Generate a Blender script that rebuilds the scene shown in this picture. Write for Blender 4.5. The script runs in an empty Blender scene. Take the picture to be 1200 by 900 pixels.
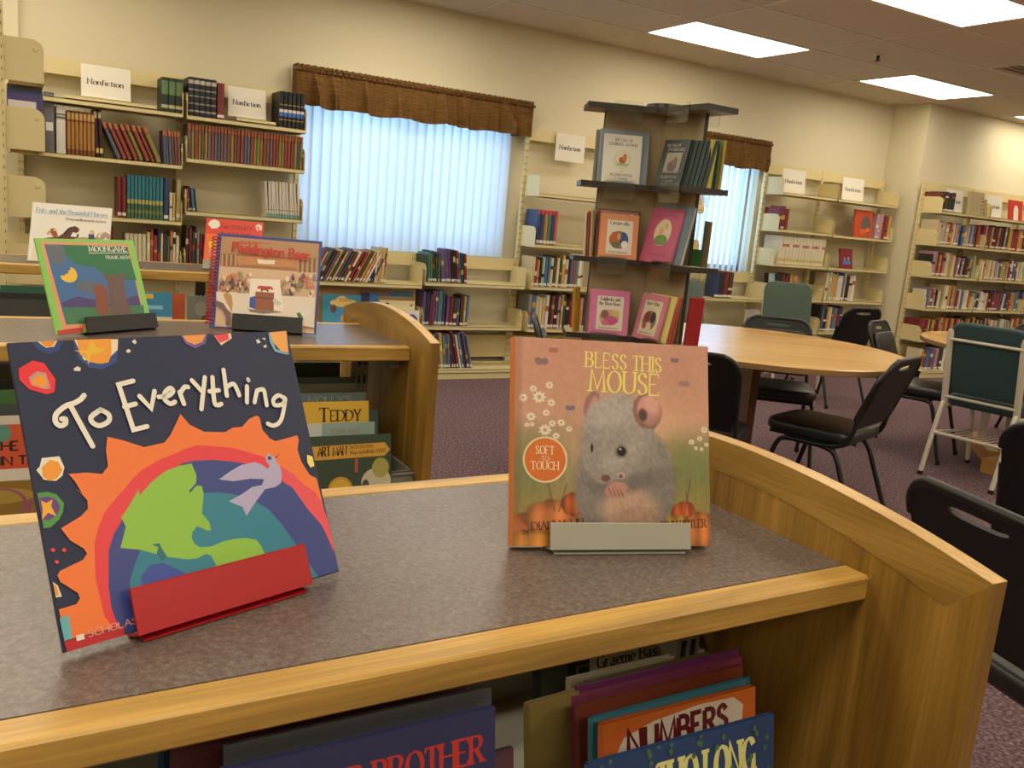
import bpy, bmesh, math, random
import numpy as np
from mathutils import Vector, Matrix
from mathutils.geometry import tessellate_polygon
R = math.radians
C = bpy.context.scene.collection
SC = bpy.context.scene

# ------------------------------------------------------------ camera
CAM_H = 1.27
cam = bpy.data.cameras.new('camera'); camo = bpy.data.objects.new('camera', cam); C.objects.link(camo)
cam.sensor_fit = 'HORIZONTAL'; cam.sensor_width = 36.0; cam.lens = 36.0 * 1023.04 / 1200.0
cam.clip_start = 0.02; cam.clip_end = 200
yaw, pitch, roll = R(30.6227), R(10.7828), R(4.9719)
fw = Vector((math.sin(yaw) * math.cos(pitch), math.cos(yaw) * math.cos(pitch), -math.sin(pitch)))
rt = Vector((math.cos(yaw), -math.sin(yaw), 0)); up = rt.cross(fw)
r2 = math.cos(roll) * rt + math.sin(roll) * up; u2 = -math.sin(roll) * rt + math.cos(roll) * up
M = Matrix((( r2.x, u2.x, -fw.x, 0), (r2.y, u2.y, -fw.y, 0), (r2.z, u2.z, -fw.z, CAM_H), (0, 0, 0, 1)))
camo.matrix_world = M
SC.camera = camo

# ------------------------------------------------------------ world, exposure
w = bpy.data.worlds.new('world'); SC.world = w; w.use_nodes = True
nt = w.node_tree; nt.nodes.clear()
bg = nt.nodes.new('ShaderNodeBackground'); wo = nt.nodes.new('ShaderNodeOutputWorld')
bg.inputs[0].default_value = (0.38, 0.65, 1.0, 1); bg.inputs[1].default_value = 3.9
nt.links.new(bg.outputs[0], wo.inputs[0])
PANEL = 8.8            # strength of the ceiling troffers
PANEL_COL = (1.0, 0.89, 0.70, 1)
vs = SC.view_settings
vs.view_transform = 'Standard'; vs.look = 'None'; vs.gamma = 1.0; vs.use_curve_mapping = False; vs.exposure = 0.0
SC.cycles.max_bounces = 7; SC.cycles.diffuse_bounces = 4; SC.cycles.glossy_bounces = 3
SC.cycles.transmission_bounces = 6; SC.cycles.transparent_max_bounces = 8
SC.cycles.caustics_reflective = False; SC.cycles.caustics_refractive = False

# ------------------------------------------------------------ colour and materials
def lin(h):
    if isinstance(h, str):
        h = [int(h[i:i + 2], 16) / 255 for i in (0, 2, 4)]
    return tuple((c / 12.92 if c <= .04045 else ((c + .055) / 1.055) ** 2.4) for c in h[:3]) + (1,)
MATS = {}
def node_mat(name):
    m = bpy.data.materials.new(name); m.use_nodes = True
    return m, m.node_tree, m.node_tree.nodes['Principled BSDF']
def mat(name, col, rough=.5, metal=0, spec=.5, noise=0, nscale=30, bump=0, bscale=200, coat=0, trans=0, alpha=1, emit=None, estr=0, sheen=0):
    if name in MATS: return MATS[name]
    m, t, b = node_mat(name)
    c = lin(col)
    b.inputs['Base Color'].default_value = c; b.inputs['Roughness'].default_value = rough
    b.inputs['Metallic'].default_value = metal; b.inputs['Specular IOR Level'].default_value = spec
    b.inputs['Coat Weight'].default_value = coat; b.inputs['Transmission Weight'].default_value = trans
    b.inputs['Alpha'].default_value = alpha; b.inputs['Sheen Weight'].default_value = sheen
    if emit is not None:
        b.inputs['Emission Color'].default_value = emit; b.inputs['Emission Strength'].default_value = estr
    if noise:
        tc = t.nodes.new('ShaderNodeTexCoord'); n = t.nodes.new('ShaderNodeTexNoise'); n.inputs['Scale'].default_value = nscale
        n.inputs['Detail'].default_value = 4
        mx = t.nodes.new('ShaderNodeMix'); mx.data_type = 'RGBA'
        mx.inputs[6].default_value = tuple(v * (1 - noise) for v in c[:3]) + (1,)
        mx.inputs[7].default_value = tuple(min(1, v * (1 + noise)) for v in c[:3]) + (1,)
        t.links.new(tc.outputs['Object'], n.inputs['Vector']); t.links.new(n.outputs['Fac'], mx.inputs[0])
        t.links.new(mx.outputs[2], b.inputs['Base Color'])
    if bump:
        tc = t.nodes.new('ShaderNodeTexCoord'); n = t.nodes.new('ShaderNodeTexNoise'); n.inputs['Scale'].default_value = bscale
        n.inputs['Detail'].default_value = 3
        bp = t.nodes.new('ShaderNodeBump'); bp.inputs['Strength'].default_value = bump; bp.inputs['Distance'].default_value = .004
        t.links.new(tc.outputs['Object'], n.inputs['Vector']); t.links.new(n.outputs['Fac'], bp.inputs['Height'])
        t.links.new(bp.outputs['Normal'], b.inputs['Normal'])
    MATS[name] = m
    return m

def ramp_mat(name, stops, scale, rough, vec_scale=(1, 1, 1), detail=4, bump=0, dist=.002, spec=.5, distortion=0, tex='noise', coat=0, fine=None, rnd=0):
    if name in MATS: return MATS[name]
    m, t, b = node_mat(name)
    tc = t.nodes.new('ShaderNodeTexCoord'); mp = t.nodes.new('ShaderNodeMapping'); mp.inputs['Scale'].default_value = vec_scale
    if tex == 'noise':
        n = t.nodes.new('ShaderNodeTexNoise'); n.inputs['Detail'].default_value = detail; n.inputs['Distortion'].default_value = distortion
        out = n.outputs['Fac']
    else:
        n = t.nodes.new('ShaderNodeTexVoronoi'); out = n.outputs['Distance']
    n.inputs['Scale'].default_value = scale
    cr = t.nodes.new('ShaderNodeValToRGB'); els = cr.color_ramp.elements
    while len(els) < len(stops): els.new(.5)
    for e, (p, c) in zip(els, stops): e.position = p; e.color = lin(c)
    t.links.new(tc.outputs['Object'], mp.inputs['Vector']); t.links.new(mp.outputs[0], n.inputs['Vector'])
    t.links.new(out, cr.inputs[0])
    last = cr.outputs[0]
    if fine:
        n2 = t.nodes.new('ShaderNodeTexNoise'); n2.inputs['Scale'].default_value = fine[0]; n2.inputs['Detail'].default_value = 2
        mp2 = t.nodes.new('ShaderNodeMapping'); mp2.inputs['Scale'].default_value = fine[3] if len(fine) > 3 else (1, 1, 1)
        t.links.new(tc.outputs['Object'], mp2.inputs['Vector']); t.links.new(mp2.outputs[0], n2.inputs['Vector'])
        cr2 = t.nodes.new('ShaderNodeValToRGB'); cr2.color_ramp.elements[0].position = .35; cr2.color_ramp.elements[1].position = .65
        cr2.color_ramp.elements[0].color = (fine[1],) * 3 + (1,); cr2.color_ramp.elements[1].color = (fine[2],) * 3 + (1,)
        mx = t.nodes.new('ShaderNodeMix'); mx.data_type = 'RGBA'; mx.blend_type = 'MULTIPLY'; mx.inputs[0].default_value = 1
        t.links.new(n2.outputs['Fac'], cr2.inputs[0]); t.links.new(last, mx.inputs[6]); t.links.new(cr2.outputs[0], mx.inputs[7])
        last = mx.outputs[2]
    t.links.new(last, b.inputs['Base Color'])
    b.inputs['Roughness'].default_value = rough; b.inputs['Specular IOR Level'].default_value = spec; b.inputs['Coat Weight'].default_value = coat
    if bump:
        bp = t.nodes.new('ShaderNodeBump'); bp.inputs['Strength'].default_value = bump; bp.inputs['Distance'].default_value = dist
        t.links.new(n2.outputs['Fac'] if fine else out, bp.inputs['Height']); t.links.new(bp.outputs['Normal'], b.inputs['Normal'])
    MATS[name] = m
    return m

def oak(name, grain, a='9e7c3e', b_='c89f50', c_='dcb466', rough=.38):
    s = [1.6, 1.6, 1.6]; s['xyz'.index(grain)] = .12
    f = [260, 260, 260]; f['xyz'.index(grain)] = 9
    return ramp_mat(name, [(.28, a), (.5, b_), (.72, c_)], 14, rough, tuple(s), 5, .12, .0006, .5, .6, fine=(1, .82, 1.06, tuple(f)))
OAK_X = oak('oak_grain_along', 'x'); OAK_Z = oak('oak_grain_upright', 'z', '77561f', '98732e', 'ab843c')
OAK_Y = oak('oak_grain_cross', 'y', 'ae8842', 'cca25a', 'deb670'); OAK_YD = oak('oak_grain_cross_shaded', 'y', '80602a', 'a07c38', 'b48e46')  # edging oak is a darker copy: side-face shade put into the colour
LAMINATE = ramp_mat('brown_laminate', [(.3, '61554f'), (.5, '6d615b'), (.72, '7c7067')], 190, .27, detail=3, bump=.2, dist=.0015, fine=(600, .82, 1.12))
WALL = mat('wall_paint', 'd9d0b2', .85, noise=.02, nscale=3, bump=.06, bscale=160)
CEIL = mat('ceiling_tile', 'cfc3b2', .9, noise=.03, nscale=40, bump=.25, bscale=240)
TGRID = mat('ceiling_grid_metal', 'd8cfc0', .5)
CARPET = ramp_mat('mauve_carpet', [(.3, '4c3c40'), (.5, '6e585d'), (.7, '917a7e')], 75, .95, detail=5, bump=.5, dist=.004, spec=.1, fine=(110, .7, 1.2))
STEEL = mat('cream_painted_steel', 'dacb98', .42, spec=.4, noise=.02, nscale=6)
STEEL_D = mat('slot_dark', '2a261f', .7)
GREYST = mat('grey_painted_steel', '8f8c80', .45, spec=.4)
BLKMET = mat('black_metal', '161617', .38, spec=.5)
VINYL = mat('black_vinyl', '1b1b1d', .36, spec=.55, bump=.12, bscale=500)
BSHELL = mat('black_plastic_shell', '121213', .5, spec=.4, bump=.1, bscale=900)
RUBBER = mat('black_rubber', '101010', .7)
GREENF = mat('green_fabric', '54635a', .92, spec=.15, noise=.1, nscale=300, bump=.3, bscale=900, sheen=.2)
TEALF = mat('dark_teal_fabric', '304547', .92, spec=.15, noise=.1, nscale=300, bump=.3, bscale=900, sheen=.2)
CREAMF = mat('cream_metal_frame', 'c9bfae', .4, spec=.5)
MAPLE = ramp_mat('maple_tabletop', [(.3, 'c89a58'), (.5, 'd6aa68'), (.7, 'dfb676')], 6, .2, (1, .15, 1), 4, fine=(40, .96, 1.03, (1, .1, 1)))
PAPER = mat('white_paper', 'e6e1d4', .8)
ACRYL = mat('clear_acrylic', 'f4f8fa', .05, trans=1.0)
TAN = mat('tan_laminate_panel', 'a39271', .45, spec=.4, noise=.04, nscale=60)
DKEDGE = mat('dark_brown_edging', '2f2725', .4)
REDMET = mat('red_painted_metal', 'b3161d', .32, spec=.5, coat=.2)
GREYMET = mat('grey_painted_metal_lip', 'a9a89a', .4)
def attr_mat(name, rough, coat=0, spec=.5, bump=0):
    m, t, b = node_mat(name)
    a = t.nodes.new('ShaderNodeAttribute'); a.attribute_name = 'Col'
    t.links.new(a.outputs['Color'], b.inputs['Base Color']); b.inputs['Roughness'].default_value = rough
    b.inputs['Coat Weight'].default_value = coat; b.inputs['Coat Roughness'].default_value = .25; b.inputs['Specular IOR Level'].default_value = spec
    return m
PRINT = attr_mat('printed_card', .42, .15)
BOOKM = attr_mat('book_cloth_and_paper', .5)
VANE, _t, _b = node_mat('white_vinyl_vane')
_b.inputs['Base Color'].default_value = lin('e4e6e6'); _b.inputs['Roughness'].default_value = .5
_tr = _t.nodes.new('ShaderNodeBsdfTranslucent'); _tr.inputs[0].default_value = lin('e8eef4'); _ms = _t.nodes.new('ShaderNodeMixShader'); _ms.inputs[0].default_value = .55
_t.links.new(_b.outputs[0], _ms.inputs[1]); _t.links.new(_tr.outputs[0], _ms.inputs[2])
_t.links.new(_ms.outputs[0], _t.nodes['Material Output'].inputs['Surface'])
LIGHTM = mat('light_diffuser', 'ffffff', .5, emit=PANEL_COL, estr=PANEL)
# woven valance cloth
CLOTH, _t, _b = node_mat('brown_woven_valance')
_tc = _t.nodes.new('ShaderNodeTexCoord'); _mx = _t.nodes.new('ShaderNodeMix'); _mx.data_type = 'RGBA'; _mx.blend_type = 'MULTIPLY'; _mx.inputs[0].default_value = 1
for _i, _sc in enumerate(((3, 3, 90), (60, 3, 3))):
    _mp = _t.nodes.new('ShaderNodeMapping'); _mp.inputs['Scale'].default_value = _sc
    _n = _t.nodes.new('ShaderNodeTexNoise'); _n.inputs['Scale'].default_value = 3; _n.inputs['Detail'].default_value = 3
    _r = _t.nodes.new('ShaderNodeValToRGB'); _r.color_ramp.elements[0].position = .35; _r.color_ramp.elements[1].position = .7
    _r.color_ramp.elements[0].color = lin('5e421e') if _i == 0 else (.75, .75, .75, 1); _r.color_ramp.elements[1].color = lin('8a6534') if _i == 0 else (1, 1, 1, 1)
    _t.links.new(_tc.outputs['Object'], _mp.inputs[0]); _t.links.new(_mp.outputs[0], _n.inputs['Vector']); _t.links.new(_n.outputs['Fac'], _r.inputs[0])
    _t.links.new(_r.outputs[0], _mx.inputs[6 + _i])
_t.links.new(_mx.outputs[2], _b.inputs['Base Color']); _b.inputs['Roughness'].default_value = .85; _b.inputs['Specular IOR Level'].default_value = .2

# ------------------------------------------------------------ mesh helpers
class MB:
    """collects vertices and faces; build() links them as one mesh object"""
    def __init__(s): s.v = []; s.f = []; s.c = []; s.m = []; s.smooth = False
    def add(s, vs, fs, col=None, mi=0):
        o = len(s.v); s.v += [tuple(p) for p in vs]
        for f in fs: s.f.append(tuple(i + o for i in f)); s.c.append(col); s.m.append(mi)
        return s
    def box(s, x0, x1, y0, y1, z0, z1, col=None, mi=0):
        vs = [(x, y, z) for z in (z0, z1) for y in (y0, y1) for x in (x0, x1)]
        return s.add(vs, [(0, 2, 3, 1), (4, 5, 7, 6), (0, 1, 5, 4), (2, 6, 7, 3), (0, 4, 6, 2), (1, 3, 7, 5)], col, mi)
    def xf(s, mat4, start=0):
        for i in range(start, len(s.v)): s.v[i] = tuple(mat4 @ Vector(s.v[i]))
        return s
    def tube(s, pts, r, seg=10, cap=True, flat=1.0, mi=0):
        pts = [Vector(p) for p in pts]; n = len(pts); rr = r if isinstance(r, (list, tuple)) else [r] * n
        o = len(s.v); t = (pts[1] - pts[0]).normalized()
        ref = Vector((0, 0, 1)) if abs(t.z) < .9 else Vector((1, 0, 0)); nrm = t.cross(ref).normalized()
        for i, p in enumerate(pts):
            a = pts[max(0, i - 1)]; b = pts[min(n - 1, i + 1)]; t2 = (b - a).normalized()
            nrm = (nrm - t2 * nrm.dot(t2)).normalized(); bn = t2.cross(nrm)
            for k in range(seg):
                an = 2 * math.pi * k / seg
                s.v.append(tuple(p + nrm * math.cos(an) * rr[i] + bn * math.sin(an) * rr[i] * flat))
        for i in range(n - 1):
            for k in range(seg):
                k2 = (k + 1) % seg
                s.f.append((o + i * seg + k, o + i * seg + k2, o + (i + 1) * seg + k2, o + (i + 1) * seg + k)); s.c.append(None); s.m.append(mi)
        if cap:
            s.f.append(tuple(o + k for k in reversed(range(seg)))); s.c.append(None); s.m.append(mi)
            s.f.append(tuple(o + (n - 1) * seg + k for k in range(seg))); s.c.append(None); s.m.append(mi)
        return s
    def slab(s, outline, t, bev=.01, steps=3, crown=0.0, mi=0):
        """2D outline (x,z) extruded along y from 0 to t with rounded rims; crown pushes the faces outwards"""
        o = len(s.v); n = len(outline); cx = sum(p[0] for p in outline) / n; cz = sum(p[1] for p in outline) / n
        lay = []
        for k in range(steps + 1):
            a = math.pi / 2 * k / steps; lay.append((bev * (1 - math.sin(a)), bev * (1 - math.cos(a))))
        lay = lay + [(i, t - y) for i, y in reversed(lay)]
        def inset(p, d):
            v = Vector((p[0] - cx, p[1] - cz)); L = v.length
            return (cx + v.x * (1 - d / max(L, 1e-6)), cz + v.y * (1 - d / max(L, 1e-6)))
        for ins, y in lay:
            for p in outline: q = inset(p, ins); s.v.append((q[0], y, q[1]))
        L = len(lay)
        for i in range(L - 1):
            for k in range(n):
                k2 = (k + 1) % n; s.f.append((o + i * n + k, o + (i + 1) * n + k, o + (i + 1) * n + k2, o + i * n + k2)); s.c.append(None); s.m.append(mi)
        for base, yy, rev in ((0, -crown, 0), (L - 1, t + crown, 1)):
            # rings toward a crowned centre
            prev = o + base * n
            for fr, h in ((.75, .6), (.4, .92)):
                st = len(s.v)
                for k in range(n):
                    p = s.v[o + base * n + k]; y0 = p[1]
                    s.v.append((cx + (p[0] - cx) * fr, y0 + (yy - y0) * h, cz + (p[2] - cz) * fr))
                for k in range(n):
                    k2 = (k + 1) % n; f = (prev + k, prev + k2, st + k2, st + k)
                    s.f.append(f if not rev else tuple(reversed(f))); s.c.append(None); s.m.append(mi)
                prev = st
            c_ = len(s.v); s.v.append((cx, yy, cz))
            for k in range(n):
                k2 = (k + 1) % n; f = (prev + k, prev + k2, c_); s.f.append(f if not rev else tuple(reversed(f))); s.c.append(None); s.m.append(mi)
        return s
    def plate(s, outer, holes, y0, y1, mi=0, col=None):
        loops = [[Vector((p[0], 0, p[1])) for p in L] for L in [outer] + list(holes)]
        tris = tessellate_polygon(loops); flat = [p for L in loops for p in L]; n = len(flat); o = len(s.v)
        for y in (y0, y1): s.v += [(p.x, y, p.z) for p in flat]
        for t in tris:
            a, b, c = (flat[i] for i in t); cr = (b - a).cross(c - a).y
            if cr > 0: t = (t[0], t[2], t[1])
            s.f.append(tuple(o + i for i in t)); s.f.append(tuple(o + n + i for i in reversed(t))); s.c += [col, col]; s.m += [mi, mi]
        st = 0
        for L in loops:
            m_ = len(L)
            for k in range(m_):
                k2 = (k + 1) % m_; s.f.append((o + st + k, o + st + k2, o + n + st + k2, o + n + st + k)); s.c.append(col); s.m.append(mi)
            st += m_
        return s
    def mesh(s, name, mats, smooth=None):
        me = bpy.data.meshes.new(name); me.from_pydata(s.v, [], s.f)
        for m in (mats if isinstance(mats, (list, tuple)) else [mats]): me.materials.append(m)
        if any(s.m): me.polygons.foreach_set('material_index', s.m)
        if any(c is not None for c in s.c):
            at = me.color_attributes.new('Col', 'FLOAT_COLOR', 'CORNER'); buf = []
            for f, c in zip(s.f, s.c):
                c = c or (.8, .8, .8, 1)
                buf += list(c) * len(f)
            at.data.foreach_set('color', buf)
        bm = bmesh.new(); bm.from_mesh(me); bmesh.ops.recalc_face_normals(bm, faces=bm.faces); bm.to_mesh(me); bm.free()
        if smooth if smooth is not None else s.smooth:
            me.polygons.foreach_set('use_smooth', [True] * len(me.polygons))
            try: me.set_sharp_from_angle(angle=R(38))
            except Exception: pass
        return me
    def build(s, name, mats, parent=None, smooth=None, loc=None):
        o = bpy.data.objects.new(name, s.mesh(name, mats, smooth)); C.objects.link(o)
        if parent is not None: o.parent = parent
        if loc: o.location = loc
        return o

def tag(o, label=None, cat=None, group=None, kind=None):
    if label: o['label'] = label
    if cat: o['category'] = cat
    if group: o['group'] = group
    if kind: o['kind'] = kind
    return o
def thing(name, label, cat, loc=(0, 0, 0), rotz=0, group=None):
    o = bpy.data.objects.new(name, None); C.objects.link(o); o.location = loc; o.rotation_euler = (0, 0, rotz); o.empty_display_size = .1
    return tag(o, label, cat, group)
KIDS = {}
def dup(root, loc, rotz, label, group=None):
    def cp(o, par):
        c = o.copy(); C.objects.link(c); c.parent = par
        for k in KIDS[o.name]: cp(bpy.data.objects[k], c)
        return c
    def idx(o):
        KIDS[o.name] = [k.name for k in o.children]
        for k in o.children: idx(k)
    idx(root)
    r = cp(root, None); r.location = loc; r.rotation_euler = (0, 0, rotz); r['label'] = label
    if group: r['group'] = group
    return r
def struct(o): o['kind'] = 'structure'; return o
def rrect(x0, x1, z0, z1, r, seg=5, rs=None):
    rs = rs or (r, r, r, r); pts = []           # corners: bl, br, tr, tl
    for (cx, cz, a0, rr) in ((x0, z0, 180, rs[0]), (x1, z0, 270, rs[1]), (x1, z1, 0, rs[2]), (x0, z1, 90, rs[3])):
        px = cx + (rr if cx == x0 else -rr); pz = cz + (rr if cz == z0 else -rr)
        if rr < 1e-5: pts.append((cx, cz)); continue
        for k in range(seg + 1):
            a = R(a0 + 90 * k / seg); pts.append((px + rr * math.cos(a), pz + rr * math.sin(a)))
    return pts
def catmull(P, k=6):
    P = [tuple(p) for p in P]; Q = [P[0]] + P + [P[-1]]; out = []
    for i in range(1, len(Q) - 2):
        for j in range(k):
            t = j / k; o = []
            for d in range(len(P[0])):
                a, b, c, e = Q[i - 1][d], Q[i][d], Q[i + 1][d], Q[i + 2][d]
                o.append(.5 * (2 * b + (c - a) * t + (2 * a - 5 * b + 4 * c - e) * t * t + (3 * b - a - 3 * c + e) * t ** 3))
            out.append(tuple(o))
    out.append(P[-1]); return out

# ------------------------------------------------------------ lettering: stroke alphabet
# strokes: L straight polyline, S smooth curve.  caps height 1, x-height .62
GL = {
'A': (.8, ['L0,0 .4,1 .8,0', 'L.15,.36 .65,.36']), 'B': (.66, ['L0,0 0,1', 'S0,1 .4,.98 .55,.78 .42,.56 0,.54', 'S0,.54 .48,.5 .64,.28 .46,.03 0,0']),
'C': (.78, ['S.74,.78 .6,.95 .4,1 .14,.85 .02,.5 .14,.15 .4,0 .62,.05 .76,.22']), 'D': (.8, ['L0,0 0,1', 'S0,1 .42,.97 .7,.75 .78,.5 .7,.25 .42,.03 0,0']),
'E': (.6, ['L.58,0 0,0 0,1 .56,1', 'L0,.52 .42,.52']), 'F': (.58, ['L0,0 0,1 .56,1', 'L0,.52 .42,.52']),
'G': (.82, ['S.76,.8 .6,.96 .4,1 .14,.85 .02,.5 .14,.15 .42,0 .7,.08 .76,.18', 'L.78,0 .78,.42 .52,.42']), 'H': (.76, ['L0,0 0,1', 'L.74,0 .74,1', 'L0,.52 .74,.52']),
'I': (.1, ['L.05,0 .05,1']), 'J': (.42, ['S.38,1 .38,.5 .36,.12 .2,0 .02,.08']), 'K': (.7, ['L0,0 0,1', 'L.62,1 0,.42', 'L.2,.6 .68,0']),
'L': (.56, ['L0,1 0,0 .54,0']), 'M': (.92, ['L0,0 .08,1 .45,.1 .82,1 .9,0']), 'N': (.76, ['L0,0 0,1 .72,0 .72,1']),
'O': (.86, ['S.43,1 .16,.88 .02,.5 .16,.12 .43,0 .7,.12 .84,.5 .7,.88 .43,1']), 'P': (.6, ['L0,0 0,1', 'S0,1 .42,.98 .58,.75 .42,.5 0,.46']),
'Q': (.86, ['S.43,1 .16,.88 .02,.5 .16,.12 .43,0 .7,.12 .84,.5 .7,.88 .43,1', 'L.5,.2 .86,-.12']), 'R': (.68, ['L0,0 0,1', 'S0,1 .42,.98 .56,.77 .42,.54 0,.5', 'L.28,.5 .66,0']),
'S': (.56, ['S.5,.8 .38,.96 .22,.99 .05,.86 .06,.66 .28,.52 .5,.36 .5,.12 .3,0 .14,.03 .02,.2']), 'T': (.7, ['L0,1 .7,1', 'L.35,1 .35,0']),
'U': (.74, ['S0,1 0,.4 .06,.12 .34,0 .62,.12 .7,.4 .7,1']), 'V': (.76, ['L0,1 .38,0 .76,1']), 'W': (1.04, ['L0,1 .26,0 .52,.9 .78,0 1.04,1']),
'X': (.72, ['L0,0 .72,1', 'L0,1 .72,0']), 'Y': (.7, ['L0,1 .35,.48 .7,1', 'L.35,.48 .35,0']), 'Z': (.66, ['L.02,1 .64,1 0,0 .66,0']),
'a': (.5, ['S.05,.5 .2,.62 .38,.58 .42,.42', 'L.42,.46 .42,0', 'S.42,.36 .2,.36 .02,.24 .04,.04 .2,-.01 .42,.14']), 'b': (.52, ['L0,0 0,1', 'S0,.42 .2,.62 .42,.55 .5,.31 .42,.07 .2,0 0,.12']),
'c': (.46, ['S.44,.5 .26,.62 .08,.52 .01,.31 .08,.08 .26,0 .45,.12']), 'd': (.52, ['L.5,0 .5,1', 'S.5,.45 .3,.62 .08,.55 .01,.31 .08,.07 .3,0 .5,.14']),
'e': (.48, ['S.02,.33 .46,.35 .4,.56 .24,.62 .07,.52 .01,.31 .08,.08 .26,0 .46,.12']), 'f': (.36, ['S.4,.95 .26,1 .15,.88 .13,.6 .13,0', 'L0,.6 .32,.6']),
'g': (.52, ['S.5,.45 .3,.62 .08,.55 .01,.33 .08,.1 .3,.04 .5,.2', 'S.5,.6 .5,.1 .48,-.2 .26,-.32 .04,-.22']), 'h': (.52, ['L0,0 0,1', 'S0,.4 .18,.6 .4,.58 .48,.4 .48,0']),
'i': (.1, ['L.05,0 .05,.6', 'L.05,.82 .05,.88']), 'j': (.2, ['S.15,.6 .15,-.1 .05,-.28 -.08,-.24', 'L.15,.82 .15,.88']), 'k': (.5, ['L0,0 0,1', 'L.42,.6 0,.24', 'L.16,.36 .48,0']), 'l': (.1, ['L.05,0 .05,1']),
'm': (.82, ['L0,0 0,.6', 'S0,.4 .16,.6 .34,.58 .39,.4 .39,0', 'S.39,.4 .56,.6 .74,.58 .79,.4 .79,0']), 'n': (.5, ['L0,0 0,.6', 'S0,.4 .18,.6 .4,.58 .47,.4 .47,0']),
'o': (.54, ['S.27,.62 .08,.54 .01,.31 .08,.08 .27,0 .46,.08 .53,.31 .46,.54 .27,.62']), 'p': (.52, ['L0,-.3 0,.6', 'S0,.42 .2,.62 .42,.55 .5,.31 .42,.07 .2,0 0,.12']),
'q': (.52, ['L.5,-.3 .5,.6', 'S.5,.45 .3,.62 .08,.55 .01,.31 .08,.07 .3,0 .5,.14']), 'r': (.34, ['L0,0 0,.6', 'S0,.36 .12,.56 .34,.58']), 's': (.4, ['S.37,.52 .2,.62 .05,.52 .1,.36 .3,.28 .38,.12 .2,0 .01,.1']),
't': (.34, ['S.13,.85 .13,.2 .2,0 .34,.06', 'L0,.6 .32,.6']), 'u': (.5, ['S0,.6 0,.2 .1,.02 .3,.02 .46,.2', 'L.47,.6 .47,0']), 'v': (.48, ['L0,.6 .24,0 .48,.6']), 'w': (.74, ['L0,.6 .18,0 .37,.55 .56,0 .74,.6']),
'x': (.46, ['L0,0 .46,.6', 'L0,.6 .46,0']), 'y': (.48, ['L0,.6 .25,.02', 'L.48,.6 .14,-.3']), 'z': (.44, ['L.02,.6 .42,.6 0,0 .44,0']),
"'": (.1, ['L.05,1 .03,.8']), '-': (.3, ['L0,.35 .28,.35']), '3': (.5, ['S.02,.85 .2,1 .44,.85 .4,.6 .2,.54', 'S.2,.54 .46,.46 .48,.18 .24,0 .01,.14']), '.': (.1, ['L.05,0 .05,.04']),
}
def stroke_strip(pts, wf):
    """outline of a pen stroke: left and right points, mitred so that nothing overlaps"""
    P = [Vector(q) for q in pts]; P = [q for k, q in enumerate(P) if k == 0 or (q - P[k - 1]).length > 1e-7]; n = len(P)
    if n < 2: return [], []
    closed = (P[0] - P[-1]).length < 1e-6; Ls = []; Rs = []
    for k in range(n):
        d0 = (P[k] - P[k - 1]) if k > 0 else ((P[0] - P[-2]) if closed else (P[1] - P[0]))
        d1 = (P[k + 1] - P[k]) if k < n - 1 else ((P[1] - P[0]) if closed else (P[-1] - P[-2]))
        d0 = d0.normalized(); d1 = d1.normalized(); n0 = Vector((-d0.y, d0.x)); n1 = Vector((-d1.y, d1.x)); m_ = n0 + n1
        m_ = n1 if m_.length < 1e-3 else m_.normalized(); k_ = 1 / max(.5, m_.dot(n1)); w_ = (wf(d0) + wf(d1)) / 4 * min(k_, 1.7)
        Ls.append(P[k] + m_ * w_); Rs.append(P[k] - m_ * w_)
    return Ls, Rs
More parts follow.
